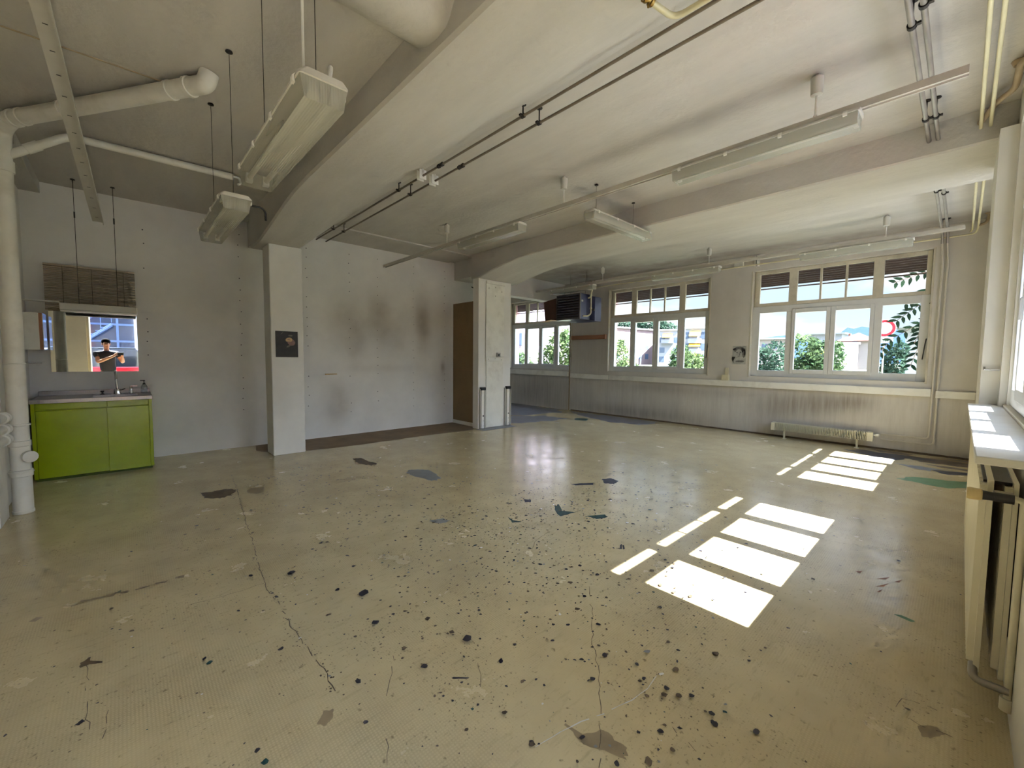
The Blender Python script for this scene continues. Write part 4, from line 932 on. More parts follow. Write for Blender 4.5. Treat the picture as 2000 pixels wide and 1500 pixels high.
# ------------------------------------------------------------------ outside: plants
M['bark'] = pm('grey_brown_bark', (104, 88, 72), .9, var=.2)
M['leaf_a'] = leaf_mat('mid_green_leaves', (40, 58, 40), (76, 92, 60))
M['leaf_b'] = leaf_mat('blue_green_leaves', (32, 50, 42), (58, 76, 62))
M['leaf_c'] = leaf_mat('yellow_green_leaves', (58, 76, 48), (92, 106, 68))
M['leaf_d'] = leaf_mat('backlit_dark_leaflets', (18, 32, 22), (34, 50, 34))  # seen against the light; their shade is put into the colour
def foliage(blobs, n, size):
    mb = MB(); vol = [b[3]*b[4]*b[5] for b in blobs]; tot = sum(vol)
    for b, v in zip(blobs, vol):
        for _ in range(max(20, int(n*v/tot))):
            u = R_.uniform(-1, 1); a = R_.uniform(0, 2*PI); r = R_.uniform(.55, 1.)**.6*(1+R_.gauss(0, .07)); q = math.sqrt(1-u*u)
            c = Vector((b[0]+b[3]*r*q*math.cos(a), b[1]+b[4]*r*q*math.sin(a), b[2]+b[5]*r*u))
            d = Vector((R_.gauss(0, 1), R_.gauss(0, 1), R_.gauss(0, .7))).normalized(); e = d.cross(Vector((R_.gauss(0, 1), R_.gauss(0, 1), R_.gauss(0, 1)))).normalized()
            s = size*R_.uniform(.6, 1.3)
            mb.add([c-d*s, c+e*s*.45, c+d*s, c-e*s*.45], [(0, 1, 2, 3)])
    return mb
def tree(name, label, base, blobs, n, size, leaf, trunk_h, tr=.12, cat='tree', group=None):
    t = thing(name, label, cat, (base[0], base[1], -.05), 0, group)
    m = MB(); top = Vector((base[0], base[1], trunk_h)); m.tube([(base[0], base[1], -.05), (base[0]+.04, base[1], trunk_h*.6), top], [tr, tr*.8, tr*.6], 9)
    for b in blobs[:5]: m.tube([top-Vector((0, 0, .3)), (b[0], b[1], b[2])], [tr*.5, tr*.15], 7)
    build('trunk', m, 'bark', t)
    build('foliage', foliage(blobs, n, size), leaf, t, smooth=False)
    return t
tree('leafy_tree', 'broad green tree in the two middle panes of the corner-side window', (-4.55, 22.5), [(-4.95, 22.5, 1.7, .75, .9, .95), (-4.1, 22.5, 1.5, .75, .9, .85), (-4.6, 22.5, .9, 1.2, 1., .8), (-3.7, 22.6, 1.9, .3, .5, .4)], 3600, .10, 'leaf_a', 1.2)
tree('round_bush', 'blue-green bush in the first pane of the corner-side window', (-5.85, 20.5), [(-6.0, 20.4, 1.3, .7, .7, .75), (-5.5, 20.4, 1.6, .5, .6, .7), (-5.8, 20.4, .6, 1., .8, .7)], 2200, .09, 'leaf_b', .6, .06, 'bush')
tree('garden_tree', 'dark garden tree beneath the round sign', (-2.2, 27), [(-2.2, 27, 1.35, .45, .6, .8), (-2.0, 27, 2.0, .3, .5, .4), (-2.5, 27, .7, .5, .5, .6)], 1500, .10, 'leaf_b', .9, .08)
tree('garden_bush', 'yellow-green bush in the last pane of the middle window', (-7.9, 18), [(-8.05, 18, 1.05, .5, .6, .75), (-7.4, 18, .95, .5, .6, .7)], 1700, .09, 'leaf_c', .6, .06, 'bush')
tree('garden_bush', 'green bush in front of the grey block with one awning', (-9.2, 19.6), [(-9.2, 19.6, 1.45, .45, .55, .7), (-9.3, 19.6, .8, .6, .55, .6)], 1500, .09, 'leaf_a', .6, .06, 'bush')
tree('garden_bush', 'bushy shrub at the lower edge of the pink block', (-11.4, 18.2), [(-11.65, 18.2, 1.6, .35, .5, .85), (-11.2, 18.2, 1.0, .5, .6, .5), (-10.4, 18.2, .75, .7, .5, .35)], 1500, .09, 'leaf_c', .6, .06, 'bush')
tree('laurel_bush', 'bright green shrub outside the neighbouring bay window', (-12.8, 15), [(-12.8, 15, 1.8, .6, .7, .95), (-13.5, 15, 1.3, .5, .7, .7), (-12.3, 15, 2.2, .45, .5, .6)], 2400, .10, 'leaf_c', .6, .06, 'bush')
tree('laurel_bush', 'low green shrub beside the pink wall outside', (-15.7, 15.3), [(-15.8, 15.3, 1.0, .7, .6, .75)], 900, .09, 'leaf_a', .5, .05, 'bush')
tree('hill_tree', 'tall trees crown rising behind the pink block', (-76, 128), [(-78, 128, 12.0, 6, 4, 3.4), (-70, 128, 12.4, 5, 4, 3.2), (-66, 129, 11., 4, 3, 2.6)], 2600, .55, 'leaf_b', 8, .5)
def pinnate(mb, stem, pts, nl, ll):
    """compound leaf: curved stalk with paired leaflets"""
    P = [Vector(p) for p in pts]; stem.tube(P, .005, 6)
    for i in range(nl):
        t = (i+.7)/nl*(len(P)-1); k = min(int(t), len(P)-2); c = P[k].lerp(P[k+1], t-k); d = (P[k+1]-P[k]).normalized()
        for sgn in (-1, 1):
            side = d.cross(Vector((0, -1, .2))).normalized()*sgn
            a = (side*.8+d*.45+Vector((0, R_.uniform(-.3, .3), -.35))).normalized(); w = a.cross(Vector((R_.uniform(-.4, .4), 1, R_.uniform(-.4, .4)))).normalized()*ll*.17
            L = ll*R_.uniform(.8, 1.1)
            mb.add([c, c+a*L*.3+w, c+a*L*.65+w*.8, c+a*L, c+a*L*.65-w*.8, c+a*L*.3-w], [(0, 1, 2, 3, 4, 5)])
al = thing('young_tree', 'young tree with feathery leaves close outside the window corner', 'tree', (.75, 9.75, -.05))
lm, sm2 = MB(), MB()
sm2.tube([(.75, 9.75, -.05), (.7, 9.75, 1.6), (.55, 9.8, 2.6), (.5, 9.7, 3.2)], [.05, .04, .025, .012], 8)
for a in ([(.6, 9.8, 2.2), (-.3, 10.1, 2.25), (-.6, 10.2, 2.05), (-.9, 10.2, 1.82), (-1.05, 10.2, 1.58)], [(.6, 9.8, 2.4), (-.3, 10.1, 2.5), (-.55, 10.2, 2.42), (-.85, 10.2, 2.15)], [(.55, 9.8, 2.6), (-.2, 10.1, 3.0), (-.5, 10.2, 2.98), (-.9, 10.2, 2.84)],
          [(.65, 9.8, 1.8), (-.2, 10.1, 1.95), (-.5, 10.2, 1.8), (-.62, 10.2, 1.35)], [(.65, 9.8, 1.9), (-.2, 10.0, 2.2), (-.48, 10.1, 2.1), (-.58, 10.1, 1.75)], [(.6, 9.8, 2.1), (-.2, 10.1, 2.7), (-.45, 10.2, 2.66), (-.75, 10.2, 2.45)],
          [(.6, 9.7, 2.2), (1.0, 9.2, 2.6), (1.15, 8.6, 2.7), (1.2, 8.0, 2.5)], [(.6, 9.7, 2.4), (1.3, 9.1, 2.9), (1.5, 8.5, 3.0), (1.6, 7.9, 2.8)], [(.6, 9.7, 2.0), (.9, 9.0, 2.2), (.95, 8.5, 2.1), (1.0, 8.1, 1.9)], [(.6, 9.7, 2.5), (1.5, 9.0, 3.2), (1.8, 8.4, 3.3), (1.9, 7.8, 3.2)]):
    pinnate(lm, sm2, a, 13, .16)
build('trunk', sm2, 'bark', al); build('leaflets', lm, 'leaf_d', al, smooth=False)

# ------------------------------------------------------------------ outside: ground, hills, houses
M['ground'] = pm('pale_paved_ground', (140, 141, 143), .9, var=.15, scale=.6)
M['lawn'] = pm('dry_lawn_and_asphalt', (92, 96, 80), .95, var=.2, scale=.4)
struct('ground', MB().mat('lawn').box(-260, 120, 9.36, 420, -.4, -.1).box(-260, -10.8, -60, 9.36, -.4, -.1).mat('ground').box(.53, 120, -60, 9.36, -.4, -.04), None, 'pale paved ground around the building', 'ground')
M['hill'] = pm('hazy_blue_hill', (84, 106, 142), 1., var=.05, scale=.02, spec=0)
hm = MB(); hp = [(-420, 8), (-240, 22), (-130, 18), (-118, 20.8), (-101, 22.5), (-82, 16), (-72, 19), (-64, 23.6), (-60.3, 27), (-56.5, 25.9), (-51.9, 27.2), (-47, 26.3), (-40, 27), (-31, 25.6), (-25, 21.3), (-10, 15), (30, 10), (90, 4)]
hm.loft([[(x, 400, -1) for x, z in hp], [(x, 402, z) for x, z in hp], [(x*1.05, 450, z*.7) for x, z in hp], [(x*1.05, 470, -1) for x, z in hp]], cap=False, closed=False)
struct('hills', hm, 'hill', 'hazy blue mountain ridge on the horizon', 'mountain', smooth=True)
M['pink_wall'] = pm('pale_pink_render', (116, 98, 98), .9, var=.05, scale=.3)
M['beige_wall'] = pm('beige_render', (128, 119, 116), .9, var=.05, scale=.3)
M['white_wall'] = pm('white_render', (150, 149, 149), .9, var=.04, scale=.3)
M['roof_red'] = pm('brick_red_roof_tiles', (104, 70, 60), .85, var=.15, scale=2)
M['roof_grey'] = pm('pale_grey_roof_edge', (136, 136, 140), .8, var=.08)
M['pane_dark'] = pm('dark_window_glass', (70, 82, 100), .25, var=.2, scale=.5)
M['awning'] = pm('yellow_awning_cloth', (188, 140, 26), .8, var=.08)
M['pink_dark'] = pm('rose_render', (142, 130, 142), .9, var=.05)
def block(name, label, pl, pr, z0, z1, depth, wall, wins=(), roof='roof_grey', overhang=.5, hip=0., cat='building'):
    """house block whose facade runs from pl to pr (x, y); wins = (u, z, w, h) along the facade"""
    a, b = Vector((pl[0], pl[1], 0)), Vector((pr[0], pr[1], 0)); e = (b-a); L = e.length; e.normalize(); n = Vector((e.y, -e.x, 0))
    if n.dot(-a) < 0: n = -n
    t = thing(name, label, cat, (pl[0], pl[1], z0))
    o = a-n*depth
    def pt(u, d, z): return a+e*u+n*d+Vector((0, 0, z))
    m = MB(); m.loft([[pt(0, 0, z), pt(L, 0, z), pt(L, -depth, z), pt(0, -depth, z)] for z in (z0, z1)])
    build('walls', m, wall, t)
    r = MB(); k = overhang
    base = [pt(-k, k, z1), pt(L+k, k, z1), pt(L+k, -depth-k, z1), pt(-k, -depth-k, z1)]
    if hip:
        q = min(L, depth)*.5; r.loft([base, [v+Vector((0, 0, .12)) for v in base], [pt(q, -q, z1+hip), pt(max(q+.1, L-q), -q, z1+hip), pt(max(q+.1, L-q), -max(q+.1, depth-q), z1+hip), pt(q, -max(q+.1, depth-q), z1+hip)]])
    else: r.loft([base, [v+Vector((0, 0, .35)) for v in base]])
    build('roof', r, roof, t)
    for (u, z, w, h) in wins:
        c = pt(u, .02, z); f = build('window', MB().obox(c, e*w/2, n*.03, Vector((0, 0, h/2))), 'pane_dark', t)
    t['_f'] = 1; del t['_f']
    return t, pt, e, n
s = 2.1
wn = [(u, z, 1.5, 1.5) for u in (1.6, 4.6, 8., 11.2, 14.) for z in (7.6, 4.9, 2.2)]
pk, pt, e, n = block('apartment_block', 'pale pink apartment block with small windows beyond the middle window', (-62.4, 94.5), (-60.4, 112), -.1, 9.6, 12, 'pink_wall', wn, 'roof_grey', .6)
wn = [(u, z, 1.3, 1.4) for u in (1., 4.6) for z in (6.6, 3.9, 1.5)]
b2_, pt, e, n = block('apartment_block', 'grey block with a single yellow awning beside the pink block', (-55.6, 105), (-51.0, 106.5), -.1, 9.05, 9, 'grey_wall', wn, 'roof_grey', .3)
def balcony(t, pt, e, n, u, z, w, awn):
    build('balcony', MB().obox(pt(u, .6, z), e*w/2, n*.6, Vector((0, 0, .09))).obox(pt(u, 1.17, z+.5), e*w/2, n*.04, Vector((0, 0, .42))), 'grey_wall', t)
    if awn:
        a, b = pt(u-w*.42, .05, z+2.5), pt(u+w*.42, .05, z+2.5); q = n*1.5-Vector((0, 0, 1.15)); build('awning', MB().loft([[a, b, b+Vector((0, 0, .06)), a+Vector((0, 0, .06))], [a+q, b+q, b+q+Vector((0, 0, .06)), a+q+Vector((0, 0, .06))]]), 'awning', t)
balcony(b2_, pt, e, n, 2.4, 5.8, 3., True)
wn = [(u, z, 1.1, 1.4) for u in (.6, 3.9) for z in (6.6, 4.2, 1.8)]
b3_, pt, e, n = block('apartment_block', 'pale block with three stacked yellow awnings beyond the last pane', (-41.0, 88.2), (-36.6, 89.5), -.1, 8.0, 9, 'grey_wall', wn, 'roof_grey', .3)
for z in (5.0, 2.85, .7): balcony(b3_, pt, e, n, 2.4, z, 2.6, True)
wn = [(u, z, 1.3, 1.3) for u in (1.2, 3.4) for z in (5.2,)]
block('flat_roof_house', 'low beige house with flat pale roof above the blue-green bush', (-37.5, 126), (-31.0, 127), -.1, 7.1, 8, 'beige_wall', wn, 'roof_grey', .7)
block('flat_roof_house', 'grey flat-roofed house behind the broad green tree', (-31.0, 147), (-23.2, 147), -.1, 9.1, 8, 'grey_wall', [(5.4, 8.2, 1.6, 1.2)], 'roof_grey', .9)
wn = [(2.3, z, .75, .8) for z in (5.0, 3.7, 2.4, 1.1)]+[(1.3+.0, z, .3, .8) for z in (3.7, 2.4, 1.1)]
hr, pt, e, n = block('red_roof_house', 'beige tower house with brick red hipped roof', (-16.2, 101), (-11.4, 101), -.1, 5.2, 5.5, 'beige_wall', wn, 'roof_red', .5, 1.7)
build('chimney', MB().obox(pt(1.2, -1.5, 6.2), e*.15, n*.15, Vector((0, 0, .6))), 'roof_red', hr)
b4, pt, e, n = block('awning_house', 'white house with yellow awnings between the tree and the tower house', (-17.6, 99), (-16.1, 97.5), -.1, 4.6, 4, 'white_wall', [], 'roof_grey', .2)
for z in (2.0, .5): balcony(b4, pt, e, n, 1.0, z-.6, 1.6, True)
hw, pt, e, n = block('white_house', 'white house corner with dark overhanging roof beyond the feathery leaves', (-2.08, 30), (-1.0, 30), -.1, 3.2, 6, 'white_wall', [], 'roof_grey', .45)
block('pink_house', 'rose rendered wall outside the neighbouring bay window', (-18.6, 16.4), (-16.5, 16.9), -.1, 5.5, 4, 'pink_dark', [(1.2, 2.5, .5, .7), (1.2, 1.2, .5, .6)], 'roof_grey', .2)
block('lavender_house', 'pale lavender wall behind the rose rendered one', (-20.2, 20.5), (-18.6, 21.), -.1, 4.6, 5, 'grey_wall', [], 'roof_grey', .2)
w9, pt, e, n = block('terraced_house', 'white house with long balconies behind the bright shrub', (-66, 66), (-54, 70), -.1, 8.2, 8, 'white_wall', [(u, z, 2., 1.5) for u in (2., 6., 10.) for z in (6.3, 3.6)], 'roof_grey', .6)
for z in (4.8, 2.2): build('balcony', MB().obox(pt(6, .7, z), e*6, n*.7, Vector((0, 0, .45))), 'white_wall', w9)
# street furniture
M['sign_red'] = pm('sign_red', (196, 30, 44), .4, var=.03)
M['sign_white'] = pm('sign_white', (232, 232, 230), .4, var=.02)
sg = thing('road_sign', 'round red and white no-entry-for-vehicles sign on a pole', 'road sign', (-1.95, 20, -.1))
build('pole', MB().tube([(-1.95, 20.04, -.1), (-1.95, 20.04, 2.85)], .03, 10), 'galv', sg)
build('sign_disc', MB().lathe((-1.95, 20.0, 2.62), [(.305, .012), (.31, .006), (.305, 0)], 40, (0, 1, 0)), 'sign_white', sg)
rg = MB()
for k in range(48):
    a, b = 2*PI*k/48, 2*PI*(k+1)/48
    rg.poly([(-1.95+r*math.cos(t_), 19.997, 2.62+r*math.sin(t_)) for r, t_ in ((.296, a), (.296, b), (.205, b), (.205, a))])
build('red_ring', rg, 'sign_red', sg)
build('white_field', MB().lathe((-1.95, 19.9975, 2.62), [(.205, 0), (.2, -.0005)], 32, (0, 1, 0)), 'sign_white', sg)
build('sub_plate', MB().box(-2.21, -1.70, 20.0, 20.012, 2.10, 2.30), 'sign_white', sg)
m = MB()
for r_, z in ((.2, 2.245), (.17, 2.16)):
    x = -1.95-r_
    while x < -1.95+r_: w = R_.uniform(.015, .05); m.box(x, x+w, 19.9985, 20.0, z-.022, z+.022); x += w+.02
build('plate_lettering', m, 'pr_mid', sg)
lp = thing('street_lamp', 'curved street lamp post in front of the pink block', 'street lamp', (-20.2, 35, -.1))
build('post', MB().tube([(-20.3, 35, -.1), (-20.2, 35, 1.6), (-20.0, 35, 2.35), (-19.6, 35, 2.65), (-19.2, 35, 2.7)], [.07, .055, .045, .04, .04], 10), 'roof_grey', lp)
build('lamp_head', MB().box(-19.3, -18.95, 34.93, 35.07, 2.66, 2.74), 'roof_grey', lp, .02)
ff = thing('goal_frame', 'white tubular frame standing below the tower house', 'frame', (-4.9, 25, -.1))
build('tube_frame', MB().tube([(-4.6, 30, -.1), (-4.6, 30, 1.15), (-4.1, 30, 1.2), (-4.1, 30, -.1)], .03, 8), 'sign_white', ff)

# ------------------------------------------------------------------ street behind the viewer (seen in the mirror)
M['asphalt_blue'] = pm('blue_grey_steel', (84, 108, 150), .4, var=.08)
M['facade_glass'] = pm('dark_blue_facade_glass', (36, 50, 78), .15, var=.3, scale=.5, spec=.6)
M['orange_post'] = pm('terracotta_post', (170, 106, 72), .7, var=.1)
M['car_red'] = pm('red_car_paint', (150, 18, 30), .2, var=.03, spec=.6)
M['car_white'] = pm('white_van_paint', (206, 210, 216), .25, var=.03, spec=.6)
M['car_glass'] = pm('dark_car_glass', (26, 32, 40), .08, var=.1, spec=.7)
M['tyre'] = pm('tyre_rubber', (30, 30, 31), .8, var=.1)
gb = thing('glass_building', 'steel and glass building across the street, seen in the mirror', 'building', (16, 0, -.05))
build('facade_panes', MB().box(16.1, 16.2, -14, 14, 0, 4.3).box(16.2, 24, -14, 14, 0, 4.3), 'facade_glass', gb)
m = MB()
for k in range(25): m.box(16.0, 16.12, -14+k*1.15-.05, -14+k*1.15+.05, 0, 4.3)
for z in (.1, 1.3, 2.1, 3.0, 4.25): m.box(16.01, 16.11, -14, 14, z-.05, z+.05)
build('steel_grid', m, 'asphalt_blue', gb)
m = MB()
for k in range(16): m.box(14.6, 15.6, -3.6+k*.2, -3.35+k*.2, .35+k*.17, .39+k*.17)
for x in (14.6, 15.6): m.tube([(x, -3.6, .2), (x, -.4, 2.92)], .06, 8).tube([(x, -3.6, 1.2), (x, -.4, 3.92)], .025, 8)
for k in range(9): m.tube([(14.6, -3.6+k*.4, .3+k*.34), (14.6, -3.6+k*.4, 1.2+k*.34)], .015, 6)
build('outside_stair', m, 'asphalt_blue', gb)
for y, mt_, lab in ((-1.35, 'orange_post', 'terracotta post beside the stair, seen in the mirror'), (.55, 'car_white', 'white steel post before the glass building, seen in the mirror')):
    tag(build('street_post', MB().tube([(13.2, y, -.05), (13.2, y, 6.5)], .13, 12), mt_), lab, 'post')
def car(name, label, x, y, L, W, H, paint, hood):
    t = thing(name, label, 'car', (x, y, -.04), 0)
    h0 = .22; zb = H*.62; y0, y1 = y-L/2, y+L/2
    lo = [(y0, h0), (y1, h0), (y1+.02, h0+.25), (y1-.05, zb-.12), (y1-hood, zb), (y0+.45, zb+.02), (y0+.03, zb-.1), (y0, h0+.3)]
    m = MB(); m.loft([[(xx, yy*1, zz) for yy, zz in [(y+(a-y)*k, b) for a, b in lo]] for xx, k in ((x, .985), (x+.06, 1.), (x+W-.06, 1.), (x+W, .985))])
    build('body', m, paint, t, .03)
    gh = [(y0+.35, zb), (y1-hood+.15, zb), (y1-hood-.65, H-.04), (y0+.75, H-.04)]
    build('windows', MB().loft([[(x+.08, a, b) for a, b in gh[:2]]+[(x+.2, a, b) for a, b in gh[2:]], [(x+W-.08, a, b) for a, b in gh[:2]]+[(x+W-.2, a, b) for a, b in gh[2:]]]), 'car_glass', t, .02)
    build('roof_panel', MB().box(x+.2, x+W-.2, y0+.75, y1-hood-.65, H-.05, H), 'car_glass' if H < 1.65 and paint == 'car_red' else paint, t, .02)
    for xx in (x+.0, x+W-.2):
        for yy in (y0+.75, y1-.8): build('wheel', MB().lathe((xx, yy, .28), [(.1, 0), (.3, .01), (.32, .05), (.32, .15), (.3, .19), (.1, .2)], 22, (1, 0, 0)), 'tyre', t)
    build('number_plate', MB().box(x-.012, x+.0, y-.1+.35, y+.45, .62, .73), 'sign_white', t)
    return t
car('red_car', 'red car parked outside behind the man, seen in the mirror', 3.1, .15, 4.1, 1.7, 1.62, 'car_red', 1.25)
car('white_car', 'pale car parked across the street, seen in the mirror', 8.6, .6, 4.3, 1.75, 1.62, 'car_white', .9)

# ------------------------------------------------------------------ the man with the phone (seen in the mirror)
def skin(name, nodes, edges, mat, parent, sub=2):
    me = bpy.data.meshes.new(name); off = parent.location if parent else Vector((0, 0, 0))
    me.from_pydata([tuple(Vector(n[0])-off) for n in nodes], edges, []); me.materials.append(mat if not isinstance(mat, str) else M[mat])
    o = bpy.data.objects.new(name, me); link(o, parent)
    o.modifiers.new('skin', 'SKIN').use_smooth_shade = True
    sv = me.skin_vertices[0].data
    for i, nn in enumerate(nodes):
        r = nn[1]; sv[i].radius = r if isinstance(r, tuple) else (r, r); sv[i].use_root = (i == 0)
    o.modifiers.new('sub', 'SUBSURF').levels = sub; o.modifiers['sub'].render_levels = sub
    return o
M['skin'] = pm('tanned_skin', (176, 128, 102), .5, var=.06)
M['shirt'] = pm('charcoal_tshirt', (40, 40, 46), .85, var=.1)
M['trousers'] = pm('dark_trousers', (44, 46, 56), .85, var=.1)
M['hair'] = pm('short_black_hair', (20, 18, 17), .95, var=.2, spec=.05)
man = thing('person', 'man in charcoal t-shirt holding up a phone in the doorway, seen in the mirror', 'person', (.55, -.31, -.03))
ph_c = CAM-fw*.013
lensx = -rt
PL = ph_c+rt*.018; PR = ph_c-rt*.142        # short ends of the phone
gl, gr = PR-fw*.02-dn*-.0, PL-fw*.02          # grips
N = []; E = []
def node(p, r, par=None):
    N.append((Vector(p), r)); i = len(N)-1
    if par is not None: E.append((par, i))
    return i
pel = node((.50, -.31, .95), (.125, .095)); wa_ = node((.475, -.315, 1.12), (.115, .085), pel); ch = node((.455, -.32, 1.32), (.125, .09), wa_); uc = node((.455, -.325, 1.43), (.085, .065), ch)
ne = node((.455, -.33, 1.525), .042, uc); jw = node((.402, -.328, 1.605), (.062, .07), ne); md = node((.42, -.332, 1.685), (.088, .104), jw); tpn = node((.43, -.334, 1.77), (.072, .086), md)
node((.322, -.325, 1.65), .013, md)
for s_, hand in ((-1, 'l'), (1, 'r')):
    sh = node((.445, -.325+s_*.185, 1.435), .052, uc)
    if s_ < 0: el = (.30, -.50, 1.20); wr = PR-fw*.075-dn*-.0+Vector((.02, -.03, -.06))
    else: el = (.33, -.02, 1.19); wr = PL-fw*.085+Vector((.05, .02, -.07))
    e_ = node(el, .045, sh); f_ = node((Vector(el)*.45+Vector(wr)*.55), .04, e_); w_i = node(wr, .028, f_)
    tgt = gl if s_ < 0 else gr
    pal = node(Vector(wr).lerp(tgt, .55), (.034, .02), w_i)
    for k in range(4):
        b_ = Vector(wr).lerp(tgt, .85)+dn*(-.03+.019*k)-fw*.012
        p1_ = node(b_, .009, pal); inn = (rt if s_ < 0 else -rt)
        p2_ = node(b_+inn*(.022+.004*(k % 3))+fw*.008, .0085, p1_); node(b_+inn*(.042-.003*abs(k-1))+fw*.006, .0075, p2_)
    t1 = node(Vector(wr).lerp(tgt, .5)+dn*-.028, .011, pal); inn = (rt if s_ < 0 else -rt)
    t2 = node(Vector(wr).lerp(tgt, .8)+dn*-.040+inn*.014-fw*.012, .0095, t1); node(Vector(wr).lerp(tgt, .8)+dn*-.03+inn*.04-fw*.012, .008, t2)
for s_ in (-1, 1):
    hp_ = node((.51, -.31+s_*.095, .88), .09, pel); kn = node((.50, -.31+s_*.11, .50), .062, hp_); an = node((.56, -.31+s_*.12, .06), .042, kn); node((.42, -.31+s_*.14, .012), (.042, .03), an)
body = skin('body', N, E, 'skin', man)
SN = [((.497, -.31, .90), (.185, .145)), ((.475, -.315, 1.12), (.175, .135)), ((.455, -.32, 1.32), (.19, .145)), ((.455, -.325, 1.43), (.15, .12)), ((.447, -.328, 1.505), (.085, .08)),
      ((.445, -.515, 1.43), .074), ((.37, -.51, 1.31), .062), ((.445, -.135, 1.43), .074), ((.385, -.075, 1.31), .062)]
skin('tshirt', SN, [(0, 1), (1, 2), (2, 3), (3, 4), (3, 5), (5, 6), (3, 7), (7, 8)], 'shirt', man)
TN = [((.50, -.31, .96), (.158, .122))]; TE = []
for s_ in (-1, 1):
    k = len(TN); TN += [((.51, -.31+s_*.095, .86), .10), ((.50, -.31+s_*.11, .50), .075), ((.555, -.31+s_*.12, .09), .062)]; TE += [(0, k), (k, k+1), (k+1, k+2)]
skin('trousers', TN, TE, 'trousers', man)
hb_ = MB(); hb_.ball((.437, -.334, 1.742), (.094, .09, .088), 20, 12).ball((.485, -.334, 1.69), (.05, .075, .08), 16, 10)
build('hair', hb_, 'hair', man)
m = MB()
for s_ in (-1, 1): m.ball((.341, -.33+s_*.032, 1.70), (.008, .012, .007), 10, 6).box(.332, .35, -.33+s_*.032-.018, -.33+s_*.032+.018, 1.717, 1.724)
m.box(.336, .352, -.35, -.306, 1.611, 1.616)
build('eyes', m, 'hair', man)
build('ears', MB().ball((.425, -.412, 1.68), (.02, .009, .032), 10, 8).ball((.425, -.254, 1.68), (.02, .009, .032), 10, 8), 'skin', man)
for s_ in (-1, 1):
    build('shoe', MB().loft([[(x, -.31+s_*.125+s_*.02*(.56-x)/.14+wy*math.cos(a), -.03+h*(.5+.5*math.sin(a))) for a in [2*PI*k/12 for k in range(12)]] for x, wy, h in ((.62, .03, .08), (.58, .042, .10), (.48, .048, .085), (.40, .046, .06), (.35, .025, .04))]), 'black', man)
ph = thing('smartphone', 'dark phone held sideways by the man in the doorway', 'phone', ph_c)
pcn = (PL+PR)/2-fw*.004
build('phone_body', MB().obox(pcn, rt*.08, dn*.037, fw*.004), 'black', ph, .003)
build('camera_ring', MB().lathe(ph_c-fw*.0005, [(.012, 0), (.012, .0015), (.008, .0015), (.008, .001)], 18, fw), 'galv', ph)
build('phone_screen', MB().obox(pcn-fw*.0045, rt*.076, dn*.034, fw*.0004), 'car_glass', ph)

# ------------------------------------------------------------------ sky and sun
w = bpy.data.worlds.new('sky'); S.world = w; w.use_nodes = True; nt = w.node_tree; nt.nodes.clear(); L = nt.links.new
o = nd(nt, 'ShaderNodeOutputWorld'); bg = nd(nt, 'ShaderNodeBackground'); tc = nd(nt, 'ShaderNodeTexCoord'); sp = nd(nt, 'ShaderNodeSeparateXYZ'); L(tc.outputs['Generated'], sp.inputs[0])
rp = nd(nt, 'ShaderNodeValToRGB'); cr = rp.color_ramp
cr.elements[0].position = 0.; cr.elements[0].color = (.80, .90, 1., 1); cr.elements[1].position = .9; cr.elements[1].color = (.22, .42, .85, 1)
x = cr.elements.new(.12); x.color = (.62, .80, 1., 1)
L(sp.outputs[2], rp.inputs['Fac'])
mp = nd(nt, 'ShaderNodeMapping'); mp.inputs['Scale'].default_value = (1, 1, 3.); L(tc.outputs['Generated'], mp.inputs['Vector'])
no = nd(nt, 'ShaderNodeTexNoise'); no.inputs['Scale'].default_value = 3.2; no.inputs['Detail'].default_value = 8; no.inputs['Roughness'].default_value = .55; L(mp.outputs['Vector'], no.inputs['Vector'])
r2 = nd(nt, 'ShaderNodeMapRange'); r2.inputs['From Min'].default_value = .46; r2.inputs['From Max'].default_value = .62; L(no.outputs['Fac'], r2.inputs['Value'])
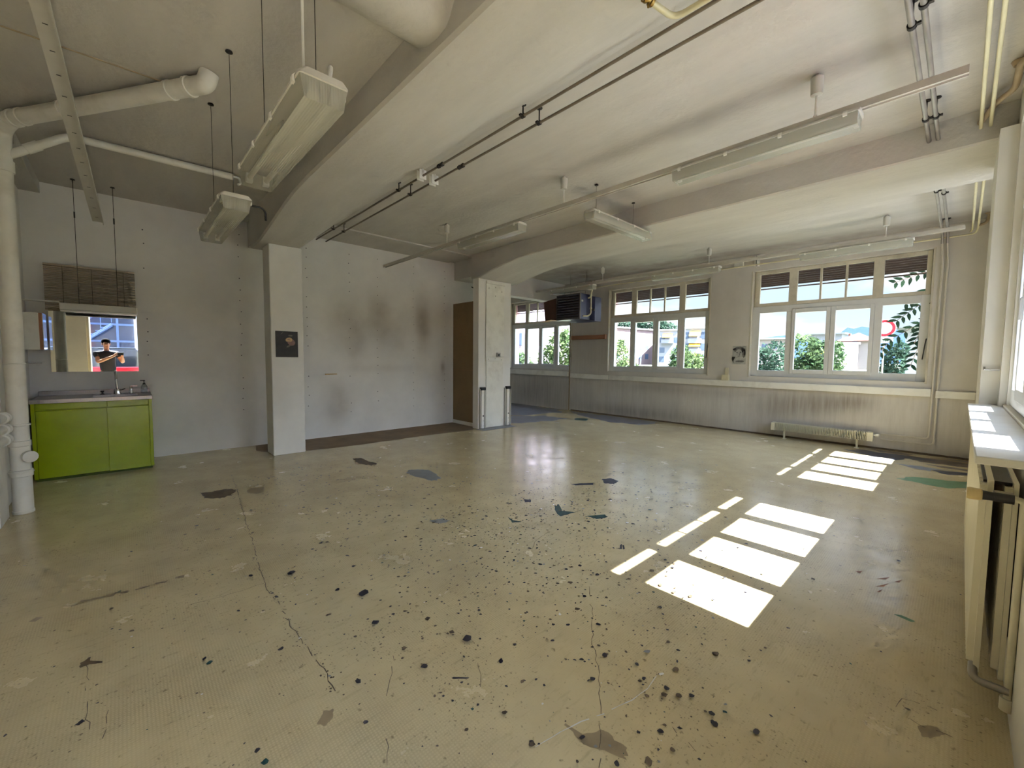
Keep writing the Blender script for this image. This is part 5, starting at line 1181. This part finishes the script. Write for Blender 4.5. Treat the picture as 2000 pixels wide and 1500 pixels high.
mx = nd(nt, 'ShaderNodeMixRGB'); mx.inputs['Color2'].default_value = (1., 1., 1., 1); L(r2.outputs[0], mx.inputs['Fac']); L(rp.outputs['Color'], mx.inputs['Color1'])
hi = nd(nt, 'ShaderNodeMapRange'); hi.interpolation_type = 'SMOOTHSTEP'  # sky brightened overhead, out of view, to light the room
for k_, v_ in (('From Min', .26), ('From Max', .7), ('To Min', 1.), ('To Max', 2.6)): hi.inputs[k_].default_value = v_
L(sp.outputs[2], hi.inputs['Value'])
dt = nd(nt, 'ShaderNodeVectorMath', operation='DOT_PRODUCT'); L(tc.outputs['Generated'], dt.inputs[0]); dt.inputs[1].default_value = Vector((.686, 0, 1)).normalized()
gl_ = nd(nt, 'ShaderNodeMapRange'); gl_.interpolation_type = 'SMOOTHERSTEP'  # broad glow around the sun, added to fill the room with light
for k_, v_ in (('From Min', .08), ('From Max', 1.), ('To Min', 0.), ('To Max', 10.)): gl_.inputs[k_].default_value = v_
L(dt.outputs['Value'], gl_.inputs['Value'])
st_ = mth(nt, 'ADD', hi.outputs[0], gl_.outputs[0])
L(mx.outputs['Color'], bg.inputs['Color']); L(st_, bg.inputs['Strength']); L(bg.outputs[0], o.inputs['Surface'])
sl = bpy.data.lights.new('sun', 'SUN'); sl.energy = 70; sl.angle = .0095; sl.color = (.955, .985, 1.)
so = bpy.data.objects.new('sun', sl); link(so); so.location = (8, 0, 12)
so.rotation_euler = Vector((-.686, 0, -1)).to_track_quat('-Z', 'Y').to_euler()
S.view_settings.view_transform = 'Standard'; S.view_settings.look = 'None'; S.view_settings.gamma = 1; S.view_settings.use_curve_mapping = False
S.view_settings.exposure = .45
c = S.cycles
c.max_bounces = 8; c.diffuse_bounces = 5; c.glossy_bounces = 4; c.transparent_max_bounces = 12
c.use_adaptive_sampling = True; c.adaptive_threshold = .12; c.use_light_tree = False; c.adaptive_min_samples = 16; c.transmission_bounces = 6
c.caustics_reflective = False; c.caustics_refractive = False; c.sample_clamp_indirect = 6
